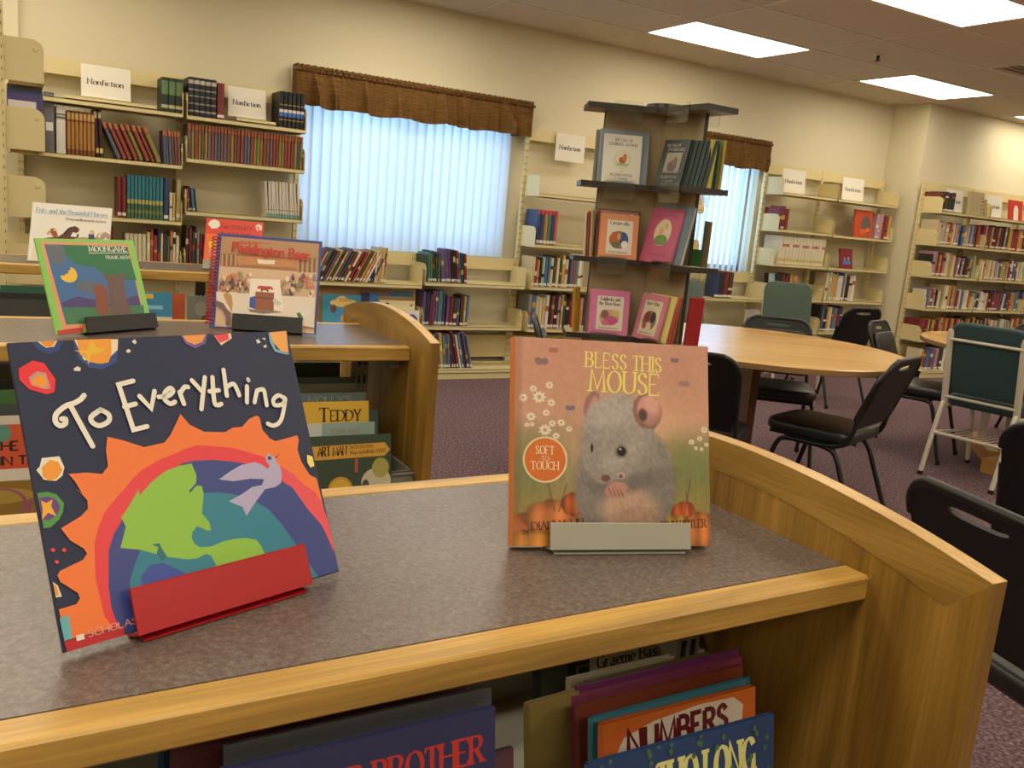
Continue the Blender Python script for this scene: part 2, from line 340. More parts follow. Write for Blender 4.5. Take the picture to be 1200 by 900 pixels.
class Art:
    """flat print built as coloured polygons in the plane of a cover (x along width, y depth toward viewer = negative, z up)"""
    def __init__(s, W, H, dy=.00003): s.W = W; s.H = H; s.dy = dy; s.k = 1; s.b = MB()
    def poly(s, pts, col, norm=True, layer=None):
        if layer is None: s.k += 1; layer = s.k
        c = lin(col); P = [((p[0] * s.W, p[1] * s.H) if norm else (p[0], p[1])) for p in pts]
        P = [(min(max(x, 0), s.W), min(max(z, 0), s.H)) for x, z in P] if norm else P
        V = [Vector((x, 0, z)) for x, z in P]
        o = len(s.b.v); s.b.v += [(x, -s.dy * layer, z) for x, z in P]
        for t in tessellate_polygon([V]):
            s.b.f.append(tuple(o + i for i in t)); s.b.c.append(c); s.b.m.append(0)
    def ell(s, cx, cy, rx, ry, col, n=20, rot=0, layer=None):
        cr, sr = math.cos(R(rot)), math.sin(R(rot)); s.poly([(cx + rx * math.cos(6.2832 * k / n) * cr - ry * math.sin(6.2832 * k / n) * sr, cy + rx * math.cos(6.2832 * k / n) * sr + ry * math.sin(6.2832 * k / n) * cr) for k in range(n)], col, layer=layer)
    def rect(s, x0, x1, y0, y1, col): s.poly([(x0, y0), (x1, y0), (x1, y1), (x0, y1)], col)
    def text(s, tx, x, y, h, col, thick=.16, thin=.07, serif=True, width=1.0, gap=.16, rot=0, center=False, round_=False, arc=0, fit=None, small=None):
        """x,y,h in metres on the cover"""
        s.k += 1; lay = s.k; c = lin(col)
        def adv(ch, sc): return (GL.get(ch, (.35, []))[0] + (gap + (.1 if serif else 0))) * sc if ch != ' ' else .42 * sc
        def scl(ch): return small if (small and ch.islower()) else 1
        tot = sum(adv(ch.upper() if small else ch, scl(ch)) for ch in tx) * h * width
        if fit: width *= fit / tot; tot = fit
        cx = x - tot / 2 if center else x; cr, sr = math.cos(R(rot)), math.sin(R(rot)); px = 0
        nib = Vector((math.cos(R(12)), math.sin(R(12)))); sub = 0
        for ch in tx:
            k = scl(ch); g = ch.upper() if small else ch; hh = h * k
            if g in GL:
                for st in GL[g][1]:
                    pts = [tuple(map(float, q.split(','))) for q in st[1:].split()]
                    raw = pts
                    if st[0] == 'S': pts = catmull(pts, 4)
                    def wf(d): return hh * max(thin, thick * abs(d.x * nib.y - d.y * nib.x)) if not round_ else hh * thick
                    P = [(p[0] * hh * width, p[1] * hh) for p in pts]
                    polys = []; A, B_ = stroke_strip(P, wf); sub += 1
                    for q in range(len(A) - 1): polys.append(([A[q], B_[q], B_[q + 1], A[q + 1]], 0))
                    if round_:
                        for q in (P[0], P[-1]): polys.append(([Vector((q[0] + hh * thick / 2 * math.cos(a), q[1] + hh * thick / 2 * math.sin(a))) for a in [k2 * math.pi / 5 for k2 in range(10)]], .12))
                    if serif:
                        for q, q2 in ((raw[0], raw[1]), (raw[-1], raw[-2])):
                            if any(abs(q[1] - yy) < .02 for yy in (0, 1, .6, -.3)) and abs(q2[1] - q[1]) > abs(q2[0] - q[0]) * .9:
                                bx, bz = q[0] * hh * width, q[1] * hh; L = hh * .15; z_ = hh * thin * .55
                                polys.append(([Vector((bx - L, bz - z_)), Vector((bx + L, bz - z_)), Vector((bx + L, bz + z_)), Vector((bx - L, bz + z_))], .1))
                            elif abs(q2[1] - q[1]) < .05 and (abs(q[1]) < .02 or abs(q[1] - 1) < .02) and g in 'ETFLZ':
                                bx, bz = q[0] * hh * width, q[1] * hh; sg = -1 if q[1] > .5 else 1; z_ = hh * thin * .5
                                polys.append(([Vector((bx - z_, bz)), Vector((bx + z_, bz)), Vector((bx + z_, bz + sg * hh * .18)), Vector((bx - z_, bz + sg * hh * .18))], .1))
                    for q, dl in polys:
                        o = len(s.b.v); yy = -s.dy * (lay + .22 * (sub % 4) + dl)
                        for p in q:
                            lx = px + p.x; lz = p.y
                            if arc: lz += -arc * ((lx - tot / 2) / (tot / 2)) ** 2
                            s.b.v.append((cx + lx * cr - lz * sr, yy, y + lx * sr + lz * cr))
                        s.b.f.append(tuple(range(o, o + len(q)))); s.b.c.append(c); s.b.m.append(0)
            px += adv(g, k) * h * width
    def strokes(s, flat, wid, col, smooth):
        s.k += 1; c = lin(col); pts = [(flat[i] / 1000 * s.W, flat[i + 1] / 1000 * s.H) for i in range(0, len(flat), 2)]
        if smooth: pts = catmull(pts, 4)
        A, B_ = stroke_strip(pts, lambda d: wid); yy = -s.dy * s.k
        for q in range(len(A) - 1):
            o = len(s.b.v); s.b.v += [(v[0], yy, v[1]) for v in (A[q], B_[q], B_[q + 1], A[q + 1])]; s.b.f.append((o, o + 1, o + 2, o + 3)); s.b.c.append(c); s.b.m.append(0)
        for p in (pts[0], pts[-1]):
            o = len(s.b.v); s.b.v += [(p[0] + wid / 2 * math.cos(k * math.pi / 6), yy - s.dy * .2, p[1] + wid / 2 * math.sin(k * math.pi / 6)) for k in range(12)]; s.b.f.append(tuple(range(o, o + 12))); s.b.c.append(c); s.b.m.append(0)
    def data(s, rows, sw=.0040, scol='f3efe2'):
        for t, a, f in rows:
            if t == 'P': s.poly([(f[i] / 1000, f[i + 1] / 1000) for i in range(0, len(f), 2)], a)
            else: s.strokes(f, sw, scol, a)
    def build(s, name, parent, loc=(0, 0, 0)):
        me = bpy.data.meshes.new(name); me.from_pydata(s.b.v, [], s.b.f); me.materials.append(PRINT)
        at = me.color_attributes.new('Col', 'FLOAT_COLOR', 'CORNER'); buf = []
        for f, c in zip(s.b.f, s.b.c): buf += list(c) * len(f)
        at.data.foreach_set('color', buf)
        o = bpy.data.objects.new(name, me); C.objects.link(o); o.parent = parent; o.location = loc
        return o

# ============================================================ ROOM
WY, CZ, X0, X1, YF = 6.35, 2.75, -3.2, 12.6, -3.4     # back wall, ceiling, left, right, wall behind
JX, JY = 8.11, 5.92                                     # the wall steps forward to the right of here
struct(MB().box(X0, X1, YF, WY + .3, -.1, 0).build('floor', CARPET))
WINS = [(1.84, 3.54, .94, 2.12), (5.50, 6.31, .94, 2.12)]
wb = MB()
xs = [X0] + [v for w_ in WINS for v in w_[:2]] + [JX + .3]
for i in range(0, len(xs), 2): wb.box(xs[i], xs[i + 1], WY, WY + .2, 0, CZ)
for a, b_, z0, z1 in WINS: wb.box(a, b_, WY, WY + .2, 0, z0); wb.box(a, b_, WY, WY + .2, z1, CZ)
struct(wb.build('wall_back', WALL))
struct(MB().box(JX, X1, JY, WY + .2, 0, CZ).build('wall_back_right', WALL))
struct(MB().box(X0, .10, 6.28, WY, 0, CZ).build('wall_back_left', WALL))
struct(MB().box(X0 - .15, X0, YF, WY + .2, 0, CZ).build('wall_left', WALL))
struct(MB().box(X1, X1 + .15, YF, WY + .2, 0, CZ).build('wall_right', WALL))
struct(MB().box(X0, X1, YF - .15, YF, 0, CZ).build('wall_front', WALL))
# ceiling: structural slab, hung grid, 2 x 4 ft tiles (parts), troffers (things)
ceil = struct(MB().box(X0 - .2, X1 + .2, YF - .2, WY + .3, CZ + .12, CZ + .2).build('ceiling', CEIL))
GX = [5.508 + 1.2192 * k for k in range(-8, 6)]; GY = [5.735 - .6096 * k for k in range(-1, 15)]
gm = MB(); t_ = .011
for x in GX: gm.box(x - t_, x + t_, YF, WY, CZ - .004, CZ + .02)
for y in GY[1:]: gm.box(X0, X1, y - t_, y + t_, CZ - .004, CZ + .02)
gm.box(X0, JX, WY - .02, WY, CZ - .004, CZ + .02); gm.box(JX, X1, JY - .02, JY, CZ - .004, CZ + .02)
gm.build('ceiling_grid', TGRID, ceil)
LIGHTS = []
for i in (-3, -1, 1, 3, 5, -5):
    for j in (1, 4, 7, 11, 14): LIGHTS.append((i, j))
# troffer cell (i, j): x from GX0 + i*1.2192 with 0 -> 4.289, row j -> y from GY[j] down to GY[j]-.61
def cell(i, j): x = 5.508 + 1.2192 * (i - 1); y = 5.735 - .6096 * (j - 1); return x, y
LIT = {(cell(i, j)[0], cell(i, j)[1]) for i in (-5, -3, -1, 1 - 0, 3, 5) for j in ()}
troff = []
for ci in (-5, -3, -1, 1, 3, 5):
    for cj in (0, 3, 6, 9, 12):
        x = 5.508 + 1.2192 * (ci - 2); y = 5.735 - .6096 * cj
        if x < X0 or x + 1.22 > X1 or y - .61 < YF: continue
        troff.append((round(x, 3), round(y, 3)))
VENTC = (6.727, 4.516)
tile_me = MB().box(.006, 1.213, -.6036, -.006, 0, .015).mesh('tile', CEIL)
bm = None
for x in GX:
    for y in GY:
        if x < X0 - 1.2 or x > X1 or y - .61 < YF - .61: continue
        if any(abs(x - a) < .05 and abs(y - b) < .05 for a, b in troff): continue
        if abs(x - VENTC[0]) < .05 and abs(y - VENTC[1]) < .05: continue
        if x < X0: continue
        o = bpy.data.objects.new('ceiling_tile', tile_me); C.objects.link(o); o.parent = ceil; o.location = (x, y, CZ)
sprk = thing('ceiling_sprinkler', 'small dark sprinkler head in a white ring on the ceiling between two lights', 'sprinkler', (5.92, 4.86, CZ))
MB().tube([(0, 0, 0), (0, 0, -.008)], .035, 16).build('escutcheon', mat('white_ring', 'd8d2c6', .4), sprk)
MB().tube([(0, 0, -.008), (0, 0, -.045)], [.014, .008], 10).tube([(0, 0, -.045), (0, 0, -.05)], .024, 12).build('nozzle', mat('bronze', '3a2c20', .4, metal=.7), sprk)
vent = thing('ceiling_air_vent', 'louvred air vent set into the ceiling near the right edge of the photo', 'vent', (VENTC[0], VENTC[1], CZ))
fr = MB(); fr.box(.02, .6, -.59, -.02, .01, .02); 
for a in ((.02, .05, -.59, -.02), (.57, .6, -.59, -.02), (.05, .57, -.05, -.02), (.05, .57, -.59, -.56)): fr.box(*a, -.012, .01)
fr.build('vent_frame', TGRID, vent); MB().box(.6, 1.213, -.6036, -.006, 0, .015).build('filler_panel', CEIL, vent)
for k in range(7):
    s = MB().box(-.26, .26, -.022, .022, -.0015, .0015); s.xf(Matrix.Translation((.31, -.09 - k * .07, .0)) @ Matrix.Rotation(R(40), 4, 'X')); s.build('slat', TGRID, vent)
MB().box(.05, .57, -.56, -.05, .012, .014).build('duct_back', STEEL_D, vent)
def light_label(k, x, y):
    if abs(y - 5.735) < .1 and abs(x - 4.289) < .1: return 'flat ceiling light nearest the tall display tower, left of the sprinkler'
    if abs(y - 5.735) < .1 and abs(x - 6.727) < .1: return 'smaller far ceiling light just in front of the wall corner'
    if abs(y - 3.906) < .1 and abs(x - 4.289) < .1: return 'large bright ceiling light cut off by the top right edge of the photo'
    return 'ceiling light out of view, %s row from the windows, %s column from the left' % (ORD[1 + int(round((5.735 - y) / 1.829))], ORD[1 + int(round((x + 3.026) / 2.438))])
ORD = ['', 'first', 'second', 'third', 'fourth', 'fifth', 'sixth', 'seventh']
for k, (x, y) in enumerate(troff):
    L = thing('ceiling_light', light_label(k, x, y), 'ceiling light', (x, y, CZ), 0, 'ceiling lights')
    f = MB()
    for a in ((.008, 1.211, -.028, -.008), (.008, 1.211, -.602, -.582), (.008, .028, -.582, -.028), (1.191, 1.211, -.582, -.028)): f.box(*a, -.004, .02)
    f.box(.008, 1.211, -.602, -.008, .02, .03); f.build('light_frame', TGRID, L)
    MB().box(.028, 1.191, -.582, -.028, -.002, .004).build('diffuser', LIGHTM, L)
# skirting on the stepped wall and behind the units
struct(MB().box(X0, .11, 6.265, 6.28, 0, .1).build('baseboard_left', mat('skirting', '8a7a66', .6)))
struct(MB().box(JX - .012, JX, JY, WY, 0, .1).build('baseboard_right', MATS['skirting']))

# ============================================================ WINDOWS, BLINDS, VALANCES
FRM = mat('window_frame_cream', 'd9d2c0', .45)
GLASS, _t, _b = node_mat('window_glass')
_g = _t.nodes.new('ShaderNodeBsdfTransparent'); _gl = _t.nodes.new('ShaderNodeBsdfGlossy'); _gl.inputs['Roughness'].default_value = .02
_ms = _t.nodes.new('ShaderNodeMixShader'); _ms.inputs[0].default_value = .07
_t.links.new(_g.outputs[0], _ms.inputs[1]); _t.links.new(_gl.outputs[0], _ms.inputs[2]); _t.links.new(_ms.outputs[0], _t.nodes['Material Output'].inputs['Surface'])
for k, (a, b_, z0, z1) in enumerate(WINS):
    f = MB(); y0, y1 = WY + .12, WY + .17; s = .05
    f.box(a, b_, y0, y1, z0, z0 + s); f.box(a, b_, y0, y1, z1 - s, z1); f.box(a, a + s, y0, y1, z0, z1); f.box(b_ - s, b_, y0, y1, z0, z1)
    if k == 0: f.box((a + b_) / 2 - .03, (a + b_) / 2 + .03, y0, y1, z0, z1)
    wf = struct(f.build('window_%d' % (k + 1), FRM))
    MB().box(a + s, b_ - s, WY + .143, WY + .147, z0 + s, z1 - s).build('pane', GLASS, wf)
    MB().box(a - .02, b_ + .02, WY - .02, WY + .12, z0 - .02, z0).build('sill', FRM, wf)
def blind(a, b_, z0, z1, n, ang, label, cat='blinds', y=WY - .045, stop=None):
    t = thing('vertical_blind', label, cat, ((a + b_) / 2, y, z1))
    MB().box(-(b_ - a) / 2, (b_ - a) / 2, -.02, .02, -.01, .03).build('headrail', FRM, t)
    wv = .089; prof = []
    for k in range(7):
        u = k / 6 - .5; prof.append((u * wv, .006 * (1 - 4 * u * u)))
    m = MB(); h = z1 - z0 - .02
    for z in (0, -h):
        for px, py in prof: m.v.append((px, py, z))
    for k in range(6): m.f.append((k, k + 1, k + 8, k + 7)); m.c.append(None); m.m.append(0)
    me = m.mesh('vane', VANE, smooth=True)
    for i in range(n):
        x = -(b_ - a) / 2 + .04 + (b_ - a - .08) * i / (n - 1)
        o = bpy.data.objects.new('vane', me); C.objects.link(o); o.parent = t; o.location = (x, 0, -.01)
        o.rotation_euler = (0, 0, R(ang + random.uniform(-2.5, 2.5)))
    return t
random.seed(4)
blind(1.83, 3.52, .93, 2.14, 23, -15, 'wide closed vertical blind glowing pale blue under the longer brown valance')
blind(5.48, 6.22, .93, 2.14, 10, 26, 'narrow half open vertical blind with blue stripes, right of the display tower')
def valance(a, b_, z0, z1, label, seed):
    rnd = random.Random(seed); t = thing('window_valance', label, 'valance', (a, WY - .1, z1))
    W = b_ - a; nx = int(W * 130); nz = 16; m = MB(); ph = [rnd.uniform(0, 6.28) for _ in range(5)]
    fold = [(rnd.uniform(0, W), rnd.uniform(.010, .03), rnd.uniform(.02, .05)) for _ in range(int(W * 13))]
    def yof(x, v):
        y = .010 * math.sin(x * 38 + ph[0]) * v + .007 * math.sin(x * 71 + ph[1] + v * .6) * v + .004 * math.sin(x * 150 + ph[2]) * (1 - v)
        for fx, fw_, fa in fold: y += fa * math.exp(-((x - fx - .02 * v) / fw_) ** 2) * min(1, v * 1.6)
        return y
    for j in range(nz + 1):
        v = j / nz
        for i in range(nx + 1):
            x = W * i / nx; H_ = z1 - z0
            zz = -H_ * v - (.008 * math.sin(x * 17 + ph[3]) if v > .9 else 0)
            bul = .022 * math.sin(min(1, v / .17) * math.pi) if v < .17 else 0
            ruf = .006 * math.sin(x * 230 + 3 * math.sin(x * 31) + ph[4]) * max(0, 1 - v * 4)
            m.v.append((x, -.015 - bul - yof(x, max(0, v - .12)) - ruf, zz + (.003 * math.sin(x * 160 + 2 * math.sin(x * 23)) if j == 0 else 0)))
    for j in range(nz):
        for i in range(nx):
            k = j * (nx + 1) + i; m.f.append((k, k + 1, k + nx + 2, k + nx + 1)); m.c.append(None); m.m.append(0)
    m.smooth = True; m.build('cloth', CLOTH, t)
    for x in (0, W):
        e = MB(); e.v = [(x, -.03, 0), (x, .09, 0), (x, .09, -(z1 - z0) * .98), (x, -.03, -(z1 - z0) * .98)]; e.f = [(0, 1, 2, 3)]; e.c = [None]; e.m = [0]; e.build('side_return', CLOTH, t)
    MB().tube([(-.02, -.02, -.035), (W + .02, -.02, -.035)], .011, 8).build('rod', mat('valance_rod', '6a4a30', .4), t)
valance(1.765, 3.66, 1.905, 2.18, 'long gathered brown fabric valance over the wide window', 3)
valance(5.36, 6.30, 1.90, 2.18, 'short gathered brown fabric valance over the narrow window right of the tower', 8)

# ============================================================ STEEL SHELVING
def bracket_mesh(d, h=.165):
    o = rrect(-d, 0, 0, h, .05, 5, (.012, 0, 0, .05)); m = MB()
    m.plate(o, [], -.0012, .0012); m.tube([(-d + .035, -.0012, h - .045), (-d + .035, -.006, h - .045)], [.013, .009], 10)
    m.tube([(-d + .035, .0012, h - .045), (-d + .035, .006, h - .045)], [.013, .009], 10)
    m.box(-d + .02, -d + .08, -.002, .002, .012, .026); m.box(-.1, -.04, -.002, .002, .012, .026)
    for i, (x, y, z) in enumerate(m.v): m.v[i] = (y, x, z)      # plate lies in the y-z plane
    return m
BRK = bracket_mesh(.24).mesh('bracket', STEEL); BRKS = bracket_mesh(.185, .20).mesh('bracket', STEEL)
def bay_run(name, label, xs, z_top, shelves, y_back, depth=.24, rail=(.09,), loc=None, rotz=0, low=False, grp='cream steel shelving', brk=None, legs=True):
    """xs: bay boundaries (world x, or local when loc given); shelves: list per bay of shelf-top heights"""
    base = loc or (xs[0], y_back, 0); t = thing(name, label, 'bookshelf', base, rotz, grp); ox = xs[0] if loc is None else 0
    bk = brk or BRK
    for i, x in enumerate(xs):
        x -= ox; m = MB(); m.box(x - .014, x + .014, -.017, .017, 0, z_top)
        u = m.build('upright', STEEL, t)
        sm = MB(); z = .12
        while z < z_top - .04:
            sm.box(x - .0085, x - .0055, -.0176, -.0168, z, z + .016); sm.box(x + .0055, x + .0085, -.0176, -.0168, z, z + .016)
            sm.box(x - .0146, x - .0139, -.009, -.006, z, z + .016); sm.box(x + .0139, x + .0146, -.009, -.006, z, z + .016); z += .0508
        so = sm.build('slot', STEEL_D, u); so['kind'] = 'stuff'
    for i in range(len(xs) - 1):
        a, b_ = xs[i] - ox + .012, xs[i + 1] - ox - .012
        rails = [(z_top - .095, z_top)] + ([(.12, .30)] if legs else [])
        for r0, r1 in rails: MB().box(a, b_, -.012, .012, r0, r1).build('rail', STEEL, t)
        for z in shelves[i]:
            basey = z < .12; d = depth + (.08 if basey else 0)
            m = MB(); m.box(a + .003, b_ - .003, -d, -.035, z - .004, z); m.box(a + .003, b_ - .003, -d, -d + .004, z - .03, z); m.box(a + .003, b_ - .003, -d, -d + .012, z - .03, z - .026)
            m.box(a + .003, b_ - .003, -.039, -.035, z - .03, z + .012)
            sh = m.build('shelf', STEEL, t)
            if not basey:
                for bx in (a + .001, b_ - .001):
                    o = bpy.data.objects.new('end_bracket', bk); C.objects.link(o); o.parent = sh; o.location = (bx, 0, z - .026)
        if legs:
            m = MB(); m.box(a, b_, -depth - .075, -depth - .07, 0, .05); m.build('kick_plate', STEEL, t)
    return t
YB = 6.28
bay_run('wall_shelving', 'cream steel wall shelving left of the wide window, two bays of mostly old sets', [.10, 1.01, 1.80], 1.985,
        [[1.735, 1.415, 1.06, .73, .40, .075], [1.73, 1.465, 1.13, .75, .40, .075]], YB)
bay_run('wall_shelving', 'low cream steel shelving of picture books under the wide window', [1.83, 2.73, 3.63], .935,
        [[.71, .40, .075], [.735, .40, .075]], YB)
bay_run('wall_shelving', 'cream steel wall shelving between the two windows, half hidden by the display tower', [3.66, 4.54, 5.41], 1.985,
        [[1.475, 1.075, .735, .39, .075], [1.475, 1.075, .735, .39, .075]], YB)
bay_run('wall_shelving', 'low cream steel shelving under the narrow window', [5.44, 6.30], .935, [[.70, .40, .075]], YB)
bay_run('wall_shelving', 'cream steel wall shelving right of the narrow window with a white matched set', [6.33, 7.10, 8.02], 1.985,
        [[1.72, 1.375, 1.05, .72, .40, .075], [1.72, 1.37, 1.05, .72, .40, .075]], YB)
bay_run('wall_shelving', 'full cream steel wall shelving on the stepped-forward wall at the far right', [8.15, 8.98, 9.89, 10.8], 1.985,
        [[1.70, 1.375, 1.05, .715, .39, .075]] * 3, 5.88)
bay_run('end_shelving', 'cream steel shelving seen end-on at the left edge of the photo, rounded brackets facing out', [0, .92], 2.06,
        [[1.735, 1.415, 1.09, .76, .42, .075]], 0, depth=.185, loc=(.0, 5.0, 0), rotz=R(90), brk=BRKS)

# ============================================================ BOOKS ON THE STEEL SHELVES
def dull(c, k=.16):
    g = (c[0] * .3 + c[1] * .5 + c[2] * .2); return (c[0] * (1 - k) + g * k * 1.05, c[1] * (1 - k) + g * k * .95, c[2] * (1 - k) + g * k * .8, 1)
def book_geo(m, w, h, d, cov, bands=(), page='e4dac2', label=None, t=.0025, M4=None):
    st = len(m.v); cc = dull(lin(cov)); pc = lin(page)
    m.box(0, t, .003, d, 0, h, cc); m.box(w - t, w, .003, d, 0, h, cc)           # boards
    zs = sorted({0, h} | {a * h for a, b_, c in bands} | {b_ * h for a, b_, c in bands})
    r = min(.005, w * .28); prof = [(0, .003), (w * .06, 0), (w * .25, -r * .8), (w * .5, -r), (w * .75, -r * .8), (w * .94, 0), (w, .003)]
    for z0, z1 in zip(zs, zs[1:]):
        mid = (z0 + z1) / 2 / h; col = cc
        for a, b_, c in bands:
            if a <= mid <= b_: col = dull(lin(c), .1)
        o = len(m.v); m.v += [(x, y, z0) for x, y in prof] + [(x, y, z1) for x, y in prof]
        for k in range(6): m.f.append((o + k, o + k + 1, o + k + 8, o + k + 7)); m.c.append(col); m.m.append(0)
    o = len(m.v); m.v += [(x, y, h) for x, y in prof]; m.f.append(tuple(range(o, o + 7))); m.c.append(cc); m.m.append(0)
    m.box(t, w - t, .003, d - .004, .003, h - .004, pc)
    if label:
        a, b_, c = label; m.add([(w * .15, -r - .0006, a * h), (w * .85, -r - .0006, a * h), (w * .85, -r - .0006, b_ * h), (w * .15, -r - .0006, b_ * h)], [(0, 1, 2, 3)], lin(c))
    if M4 is not None: m.xf(M4, st)
    return m
def book_mesh(*a, **k): return book_geo(MB(), *a, **k).mesh('book', BOOKM)
CN = {'9c2f2a': 'red', 'b5452f': 'brick red', '7c2026': 'dark red', '2c3f6e': 'navy', '3a6ea5': 'blue', '274b3a': 'dark green', '5a8a3c': 'green', 'c9a13a': 'mustard', 'd8c9a0': 'cream',
      'e2ddd0': 'white', '4a3626': 'brown', '2a2826': 'black', '6d4a7a': 'purple', 'd98b4a': 'orange', '8a8a86': 'grey', '4f8a8c': 'teal', 'b98ea0': 'pink', '6e7f8e': 'slate blue', 'c8b48a': 'tan', 'a8b8a0': 'sage'}
PAL = {
 'mix': '9c2f2a 7c2026 2c3f6e 3a6ea5 274b3a c9a13a d8c9a0 4a3626 2a2826 6d4a7a d98b4a e2ddd0 4f8a8c b5452f'.split(),
 'mixlight': 'd8c9a0 e2ddd0 c8b48a a8b8a0 b98ea0 3a6ea5 9c2f2a c9a13a 2a2826 8a8a86 d8c9a0'.split(),
 'mixcool': '2c3f6e 3a6ea5 274b3a 6e7f8e 2a2826 4f8a8c 6d4a7a 8a8a86 e2ddd0 7c2026'.split(),
 'dark': '2a2826 2c3f6e 4a3626 7c2026 274b3a'.split(), 'green_mix': '5a8a3c 274b3a 5a8a3c e2ddd0 5a8a3c 4f8a8c'.split(),
 'warmdark': '7c2026 4a3626 2a2826 c9a13a d98b4a b98ea0 9c2f2a'.split(), 'maroon': ['7c2026'], 'blue': ['2c3f6e'], 'darkred': ['7c2026'],
}
BCOUNT = [0]
def place_book(me, x, y, z, lean, label, group, w, h, cat='book', rz=0, tip=0):
    o = bpy.data.objects.new('book', me); C.objects.link(o)
    a = R(lean)
    # lean about the lower corner that stays on the shelf; positive lean = top to the right
    if a >= 0: ox, oz = x, w * math.sin(a)
    else: ox, oz = x - w * (math.cos(a) - 1), 0
    o.location = (ox, y, z + .0008 + oz); o.rotation_euler = (0, a, rz)
    tag(o, label, cat, group); BCOUNT[0] += 1
    return o
ORD = ['', 'first', 'second', 'third', 'fourth', 'fifth', 'sixth', 'seventh', 'eighth', 'ninth', 'tenth']
def nth(k): return ORD[k] if k <= 10 else '%d%s' % (k, 'st' if k % 10 == 1 and k != 11 else 'nd' if k % 10 == 2 and k != 12 else 'rd' if k % 10 == 3 and k != 13 else 'th')
def fill(desc, group, x0, x1, n, h, lean, pal, y, z, rnd, into=None):
    W = (x1 - x0); ws = [rnd.uniform(.75, 1.25) for _ in range(n)]
    if pal in ('green_gilt', 'black_gilt', 'black_set', 'tan_gilt', 'teal_set', 'white_set', 'pale_set', 'cream_set', 'darkbrown_gilt', 'maroon'): ws = [1] * n
    if pal == 'orange_top': ws = [rnd.uniform(.88, 1.15) for _ in range(n)]
    k_ = math.cos(R(lean)); tot = sum(ws); x = x0; cache = {}
    for i in range(n):
        w = W * ws[i] / tot; wb = max(.004, (w - .0016) * (k_ if abs(lean) > 12 else 1) * (.97 if abs(lean) < 12 else .8)); hh = h; d = .17; bands = []; lab = None; cov = None; nm = ''; page = 'ddd2b8'
        if abs(lean) > 0: hh = h / k_
        if pal == 'orange_top': cov = ['93402e', '8c8034', '5a607c', '7d5048', '8c8034', '5a607c', '93402e', '7a5a60'][rnd.randrange(8)]; bands = [(.80, 1, 'b46a42'), (.8, .83, '6d3226')]; nm = {'93402e': 'red', '8c8034': 'olive', '5a607c': 'slate blue', '7d5048': 'brownish red', '7a5a60': 'mauve'}[cov] + ' orange-topped book'; d = .16
        elif pal == 'green_gilt': cov = '1c3324'; bands = [(.5, .9, '5c7a52'), (.1, .2, 'b8b08a')]; nm = 'dark green gilt volume'; d = .19
        elif pal == 'black_gilt': cov = '1b2030'; bands = [(.83, .93, 'b8b0a0'), (.66, .7, '8a8474'), (.5, .53, '8a8474'), (.3, .34, '8a8474'), (.1, .15, '9a9484')]; nm = 'black silver-banded volume'; d = .2
        elif pal == 'black_set': cov = '1a1a20'; bands = [(.30, .42, '3a6ec0'), (.42, .5, 'd8d4c8'), (.62, .64, 'c9a13a'), (.2, .22, 'c9a13a')]; nm = 'black blue-badged volume'; d = .2
        elif pal == 'tan_gilt': cov = '7a3f22'; bands = [(.12, .75, 'a8762f'), (.8, .95, 'c09a58'), (.76, .79, '8a2a1c')]; nm = 'tan and red gilt volume'; d = .18
        elif pal == 'darkbrown_gilt': cov = '3a1c18'; bands = [(.08, .18, 'd8c06a'), (.8, .93, 'b8a890')]; nm = 'dark brown yellow-labelled volume'; d = .19
        elif pal == 'teal_set': cov = '1f7a8c'; bands = [(0, .36, '3f6a58'), (.34, .44, 'b8ae5a'), (.12, .2, '7a8a3c')]; nm = 'teal patterned-foot volume'; d = .19
        elif pal == 'white_set': cov = 'd4cdbd'; bands = [(0, .1, '6fa6a8'), (.2, .22, '8a8478')]; nm = 'slim white teal-footed volume'; d = .18
        elif pal == 'pale_set': cov = 'd9cfb2'; bands = [(.62, .72, 'b86a5a' if i % 3 else 'd8cfb4'), (.1, .2, 'c8b868')]; nm = 'cream red-marked volume'; d = .2
        elif pal == 'cream_set': cov = 'cfc8a4'; bands = [(.1, .18, 'a8a078')]; nm = 'cream volume'
        elif pal == 'red_top': cov = ['2c3f6e', '2c3f6e', 'b5803a', '3f7a5a', '2c3f6e', 'b8423c'][i % 6]; bands = [(.88, 1, 'c23a4a'), (.03, .12, 'd8d4c8')]; nm = '%s red-topped book' % ['navy', 'navy', 'orange', 'green', 'blue', 'red'][i % 6]; d = .19
        elif pal == 'grey_binder': cov = '66676c'; lab = (.36, .5, 'd8d8d4'); nm = 'tall grey binder with white label'; d = .22; page = '66676c'
        elif pal == 'white_volume': cov = 'd6d0c8'; bands = [(.72, .78, '6a6a6a'), (.8, .84, '6a6a6a')]; nm = 'white volume with grey labels'; d = .2
        elif pal == 'tan_box': cov = 'a89a68'; bands = [(.5, .52, '7a6a3c'), (.08, .18, 'd8d4c0')]; nm = 'tan slipcase with a label'
        else:
            p = PAL[pal]; cov = p[rnd.randrange(len(p))]; hh *= rnd.uniform(.86, 1.0) if n > 2 else 1; d = rnd.uniform(.14, .2)
            if rnd.random() < .6: a = rnd.uniform(.25, .75); bands.append((a, a + rnd.uniform(.05, .18), rnd.choice(['e2ddd0', 'c9a13a', '2a2826', 'b5452f', 'd8c9a0'])))
            bands.append((.04, .12, 'd8d6ce')) if rnd.random() < .75 else None
            nm = CN.get(cov, 'coloured') + (' picture book' if w < .014 else ' book')
        key = (cov, round(wb, 3), round(hh, 2)) if pal not in PAL else i
        if pal == 'pale_set': key = i
        if into is None and key not in cache: cache[key] = book_mesh(wb, hh, d, cov, bands, page, lab)
        jit = rnd.uniform(0, .012) if pal in PAL or pal == 'orange_top' else rnd.uniform(0, .003)
        place = nth(i + 1) + ' from left ' + desc if n > 1 else desc
